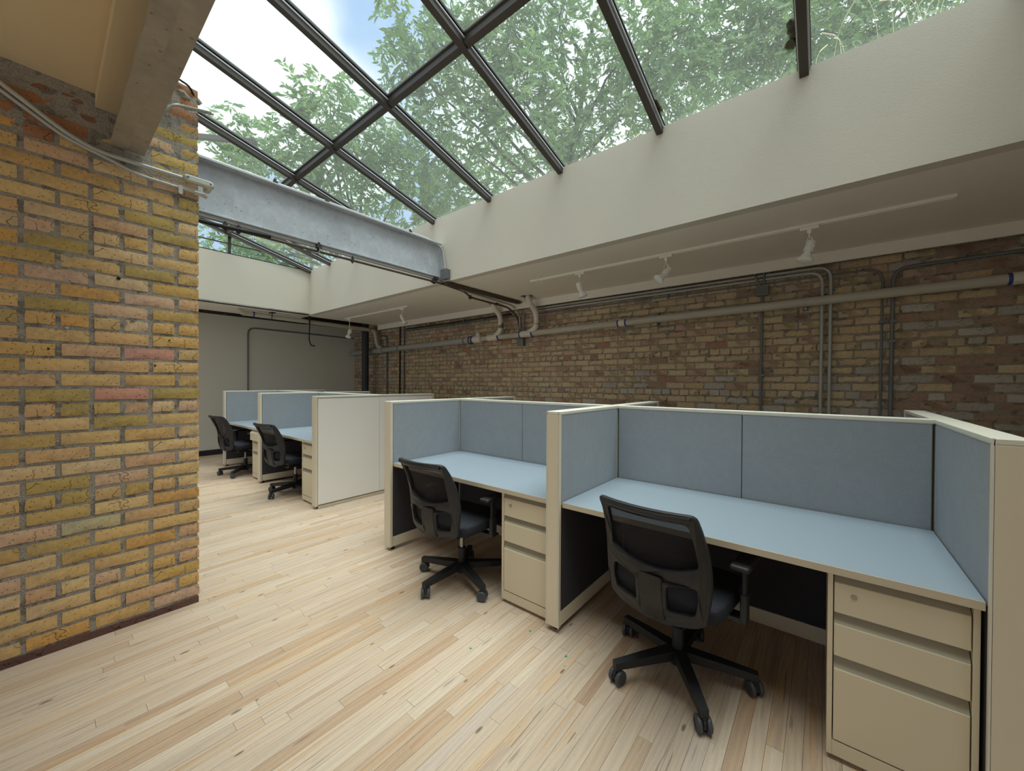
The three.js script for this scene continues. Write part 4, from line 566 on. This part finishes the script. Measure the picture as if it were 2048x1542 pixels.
// ------------------------------------------------------------------ trees outside, moss and grass on the roof
{
  const lobes = [[2.9,7.4,-10.8,.5],[2.8,6.6,-10.9,.7],[3.4,6.5,-10.1,.9],[3.6,6.1,-11.5,.9],[3.7,7.5,-8.2,.55],[4.3,7.3,-9.1,.9],[3.6,6.8,-9.1,.6],[5.1,6.8,-9.6,1.1],[4.6,5.9,-10.2,.9],[4.9,9,-6.7,.7],[4.7,8.1,-6.9,.4],[5.5,8.4,-6.8,.8],[5.6,8,-9.1,1],[6.2,7.1,-8.3,1.1],[6.1,7.3,-6.9,1],[6.5,9,-6.4,1],[6.9,10,-5.9,1.1],[7.6,6.8,-8.2,1],[7.2,7.8,-5.5,1.2],[8,9.7,-5.3,1.1],[8.8,8.1,-5.1,1.1],[8.3,9,-3.4,1.2],[8.7,7.8,-3.7,.8],[9.4,8.7,-2.8,1.2],[9.8,10.2,-2.3,1.2],[11.3,9.5,-2.1,1.2],[10.7,9.7,-1.2,1.2],[11.3,10,-.5,1.2],[12,10,.4,1.1],[12.8,10.4,1.3,1.2],[12.9,10,-.1,.9],[13.9,11.4,2.7,1.3],[6.8,11.8,-6,1.1],[8.7,11.9,-3.7,1.2],[10.5,12.2,-1.4,1.2],[12.4,12.2,.8,1.2],[5.1,5.9,-14.4,1.2],[6,5.8,-14.9,1.2],[4.4,5.9,-14.4,.7],[7.1,6.5,-10.3,1.00],[8.1,7.0,-9.1,1.10],[9.1,7.9,-7.9,1.10],[6.6,6.7,-12.5,1.10],[10.3,8.7,-6.5,1.00],[3.8,6.1,-15.2,0.60]];
  const leafG = (() => { const s = new THREE.Shape(); s.moveTo(0, 0); s.quadraticCurveTo(0.048, 0.045, 0, 0.135); s.quadraticCurveTo(-0.048, 0.045, 0, 0); const g = new THREE.ShapeGeometry(s, 3), p = g.attributes.position; for (let i = 0; i < p.count; i++) p.setZ(i, Math.abs(p.getX(i)) * 0.4 - p.getY(i) ** 2 * 1.2); g.computeVertexNormals(); return g; })();
  const leafM = new THREE.MeshPhysicalMaterial({ color: '#ffffff', roughness: 0.95, transmission: 0.45, thickness: 0, side: THREE.DoubleSide });
  const trees = [{ at: [9.6, 0, -5.6], label: 'tall leafy tree over the skylight behind the brick wall', r: 0.2 }, { at: [14.2, 0, -0.3], label: 'tall dense tree over the skylight end away from the gable', r: 0.22 }, { at: [6.6, 0, -12.4], label: 'leafy tree beyond the gable end of the skylight', r: 0.17 }];
  const own = lobes.map(([x, y, z]) => { let b = 0, m = 1e9; trees.forEach((t, i) => { const d = Math.hypot(x - t.at[0], z - t.at[2]); if (d < m) { m = d; b = i; } }); return b; });
  trees.forEach((t, ti) => {
    const r = rng(900 + ti), g = tag(group('broadleaf_tree', ...t.at), t.label, 'tree', 'trees outside above the skylight'), mine = lobes.filter((_, i) => own[i] === ti).map((l) => ({ c: V(l[0] - t.at[0], l[1], l[2] - t.at[2]), r: l[3] }));
    const topY = Math.max(...mine.map((l) => l.c.y)) * 0.92, tr = Array.from({ length: 12 }, (_, i) => V(0.25 * Math.sin(i * 0.7 + ti), -0.25 + (topY + 0.25) * i / 11, 0.25 * Math.cos(i * 0.6 + ti)));
    part(g, 'trunk', sweep(tr, (k) => t.r * (1 - 0.75 * k), 10), M.bark);
    const wood = [], mats = [], cols = [], q = new THREE.Quaternion(), e = new THREE.Euler(), m4 = new THREE.Matrix4(), put = (p, dir, s) => { const u = dir.clone().normalize(); q.setFromUnitVectors(V(0, 1, 0), u); const tw = new THREE.Quaternion().setFromAxisAngle(u, r() * 6.28); m4.compose(p, tw.multiply(q), V(s, s, s)); mats.push(m4.clone()); const h = r(), c = new THREE.Color().setRGB(0.13 + 0.13 * h, 0.25 + 0.16 * h, 0.10 + 0.05 * r()); cols.push(c); };
    for (const l of mine) {
      const fy = Math.max(2.5, l.c.y - Math.hypot(l.c.x, l.c.z) * 0.35 - 0.3), k = (fy + 0.25) / (topY + 0.25) * 11, i0 = Math.min(10, Math.floor(k)), st = tr[i0].clone().lerp(tr[i0 + 1], Math.min(1, k - i0)), mid = st.clone().lerp(l.c, 0.55).add(V((r() - 0.5) * 0.5, 0.35, (r() - 0.5) * 0.5));
      const pts = []; for (let i = 0; i <= 10; i++) { const u = i / 10; pts.push(st.clone().multiplyScalar((1 - u) ** 2).addScaledVector(mid, 2 * u * (1 - u)).addScaledVector(l.c, u * u).add(V((vn(i + l.c.x * 9, 2) - 0.5) * 0.12, (vn(i, l.c.z * 7) - 0.5) * 0.12, (vn(i * 1.3, l.c.y * 5) - 0.5) * 0.12))); }
      wood.push(sweep(pts, (u) => 0.045 * (1 - u) + 0.008, 7));
      const sprigs = Math.round(128 * l.r * l.r + 10);
      for (let s = 0; s < sprigs; s++) {
        const d = V(r() - 0.5, r() - 0.5, r() - 0.5).normalize(), rad = l.r * Math.pow(r(), 0.4), a = l.c.clone().add(V(d.x * rad * 1.05, d.y * rad * 0.95, d.z * rad * 1.05)), dir = d.clone().multiplyScalar(0.35).add(V((r() - 0.5) * 1.6, -0.2 + (r() - 0.5) * 1.0, (r() - 0.5) * 1.6)).normalize(), L = 0.22 + r() * 0.22, b = a.clone().addScaledVector(dir, L).add(V(0, -0.10, 0));
        if (s % 7 === 0) wood.push(sweep([l.c.clone().lerp(a, 0.45 + 0.3 * r()).add(V(0, -0.08, 0)), a, b], (u) => 0.010 * (1 - u) + 0.003, 5, false)); else if (s % 3 === 0) wood.push(sweep([a, b], 0.003, 4, false));
        const side = V(0, 0, 0).crossVectors(dir, V(0, 1, 0.2)).normalize(), nl = 8 + Math.floor(r() * 6);
        for (let i = 0; i < nl; i++) { const u = (i + 0.5) / nl, p = a.clone().lerp(b, u), ld = dir.clone().multiplyScalar(0.5 + 0.5 * r()).addScaledVector(side, (i % 2 ? 1 : -1) * (0.5 + r() * 0.6)).add(V(0, -0.25 + (r() - 0.5) * 0.9, 0)); put(p.addScaledVector(side, (r() - 0.5) * 0.05), ld, 0.8 + r() * 0.65); }
      }
    }
    part(g, 'branches', wood, M.bark).userData.kind = 'stuff';
    const f = new THREE.InstancedMesh(leafG, leafM, mats.length); f.name = 'foliage'; mats.forEach((m, i) => { f.setMatrixAt(i, m); f.setColorAt(i, cols[i]); }); f.userData.kind = 'stuff'; f.castShadow = f.receiveShadow = true; g.add(f);
  });
  // moss clumps on the glass beside the rafters
  const rm = rng(15), clump = (x, z, n, s, label) => { const gs = []; for (let i = 0; i < n; i++) { const g = new THREE.IcosahedronGeometry(s * (0.5 + rm() * 0.5), 1), p = g.attributes.position; for (let j = 0; j < p.count; j++) { const k = 0.7 + 0.6 * vn(p.getX(j) * 120 + i * 7, p.getY(j) * 120 + p.getZ(j) * 90); p.setXYZ(j, p.getX(j) * k * 1.6, p.getY(j) * k * 0.6, p.getZ(j) * k); } g.computeVertexNormals(); const X = x + (i - n / 2) * s * 1.3; g.translate(X, gy(X) + s * 0.35, z + (rm() - 0.5) * s); gs.push(g); } one('moss_clump', gs, M.moss, label, 'moss', 'moss on the skylight glass'); };
  clump(2.98, -0.175, 4, 0.034, 'largest dark moss clump on the glass near the well wall'); clump(2.30, -2.07, 3, 0.022, 'small moss clump by a rafter with the tree trunk behind'); clump(2.35, -2.99, 4, 0.022, 'small moss clump by the rafter next to the purlin crossing'); clump(3.05, -1.01, 4, 0.022, 'long thin moss clump by a rafter at the well wall'); clump(2.75, -2.07, 3, 0.016, 'tiny moss clump lower on the rafter near the well wall');
  const tuft = (x, z, n, h, label) => { const gs = []; for (let i = 0; i < n; i++) { const a = rm() * 6.28, l = h * (0.6 + rm() * 0.5), b = V(x + (rm() - 0.5) * 0.12, gy(XK) + 0.0, z + (rm() - 0.5) * 0.25), m = b.clone().add(V(Math.cos(a) * l * 0.15, l * 0.7, Math.sin(a) * l * 0.15)), t = b.clone().add(V(Math.cos(a) * l * 0.5, l, Math.sin(a) * l * 0.5)); gs.push(sweep(bent([b, m, t], l * 0.4), (u) => (u > 0.6 ? 0.004 : 0.0015), 5, false)); } one('grass_tuft', gs, M.straw, label, 'grass', 'dry grass along the roof edge'); };
  tuft(3.32, 0.38, 9, 0.42, 'dry seeding grass tuft at the roof edge beyond the largest moss clump'); tuft(3.32, 0.02, 4, 0.28, 'small dry grass tuft beside the moss clump'); tuft(3.32, -1.32, 3, 0.2, 'few dry grass stalks between two rafters');
}

scene.traverse((o) => { if (o.isMesh) { o.castShadow = true; o.receiveShadow = true; } });
renderer.render(scene, camera);
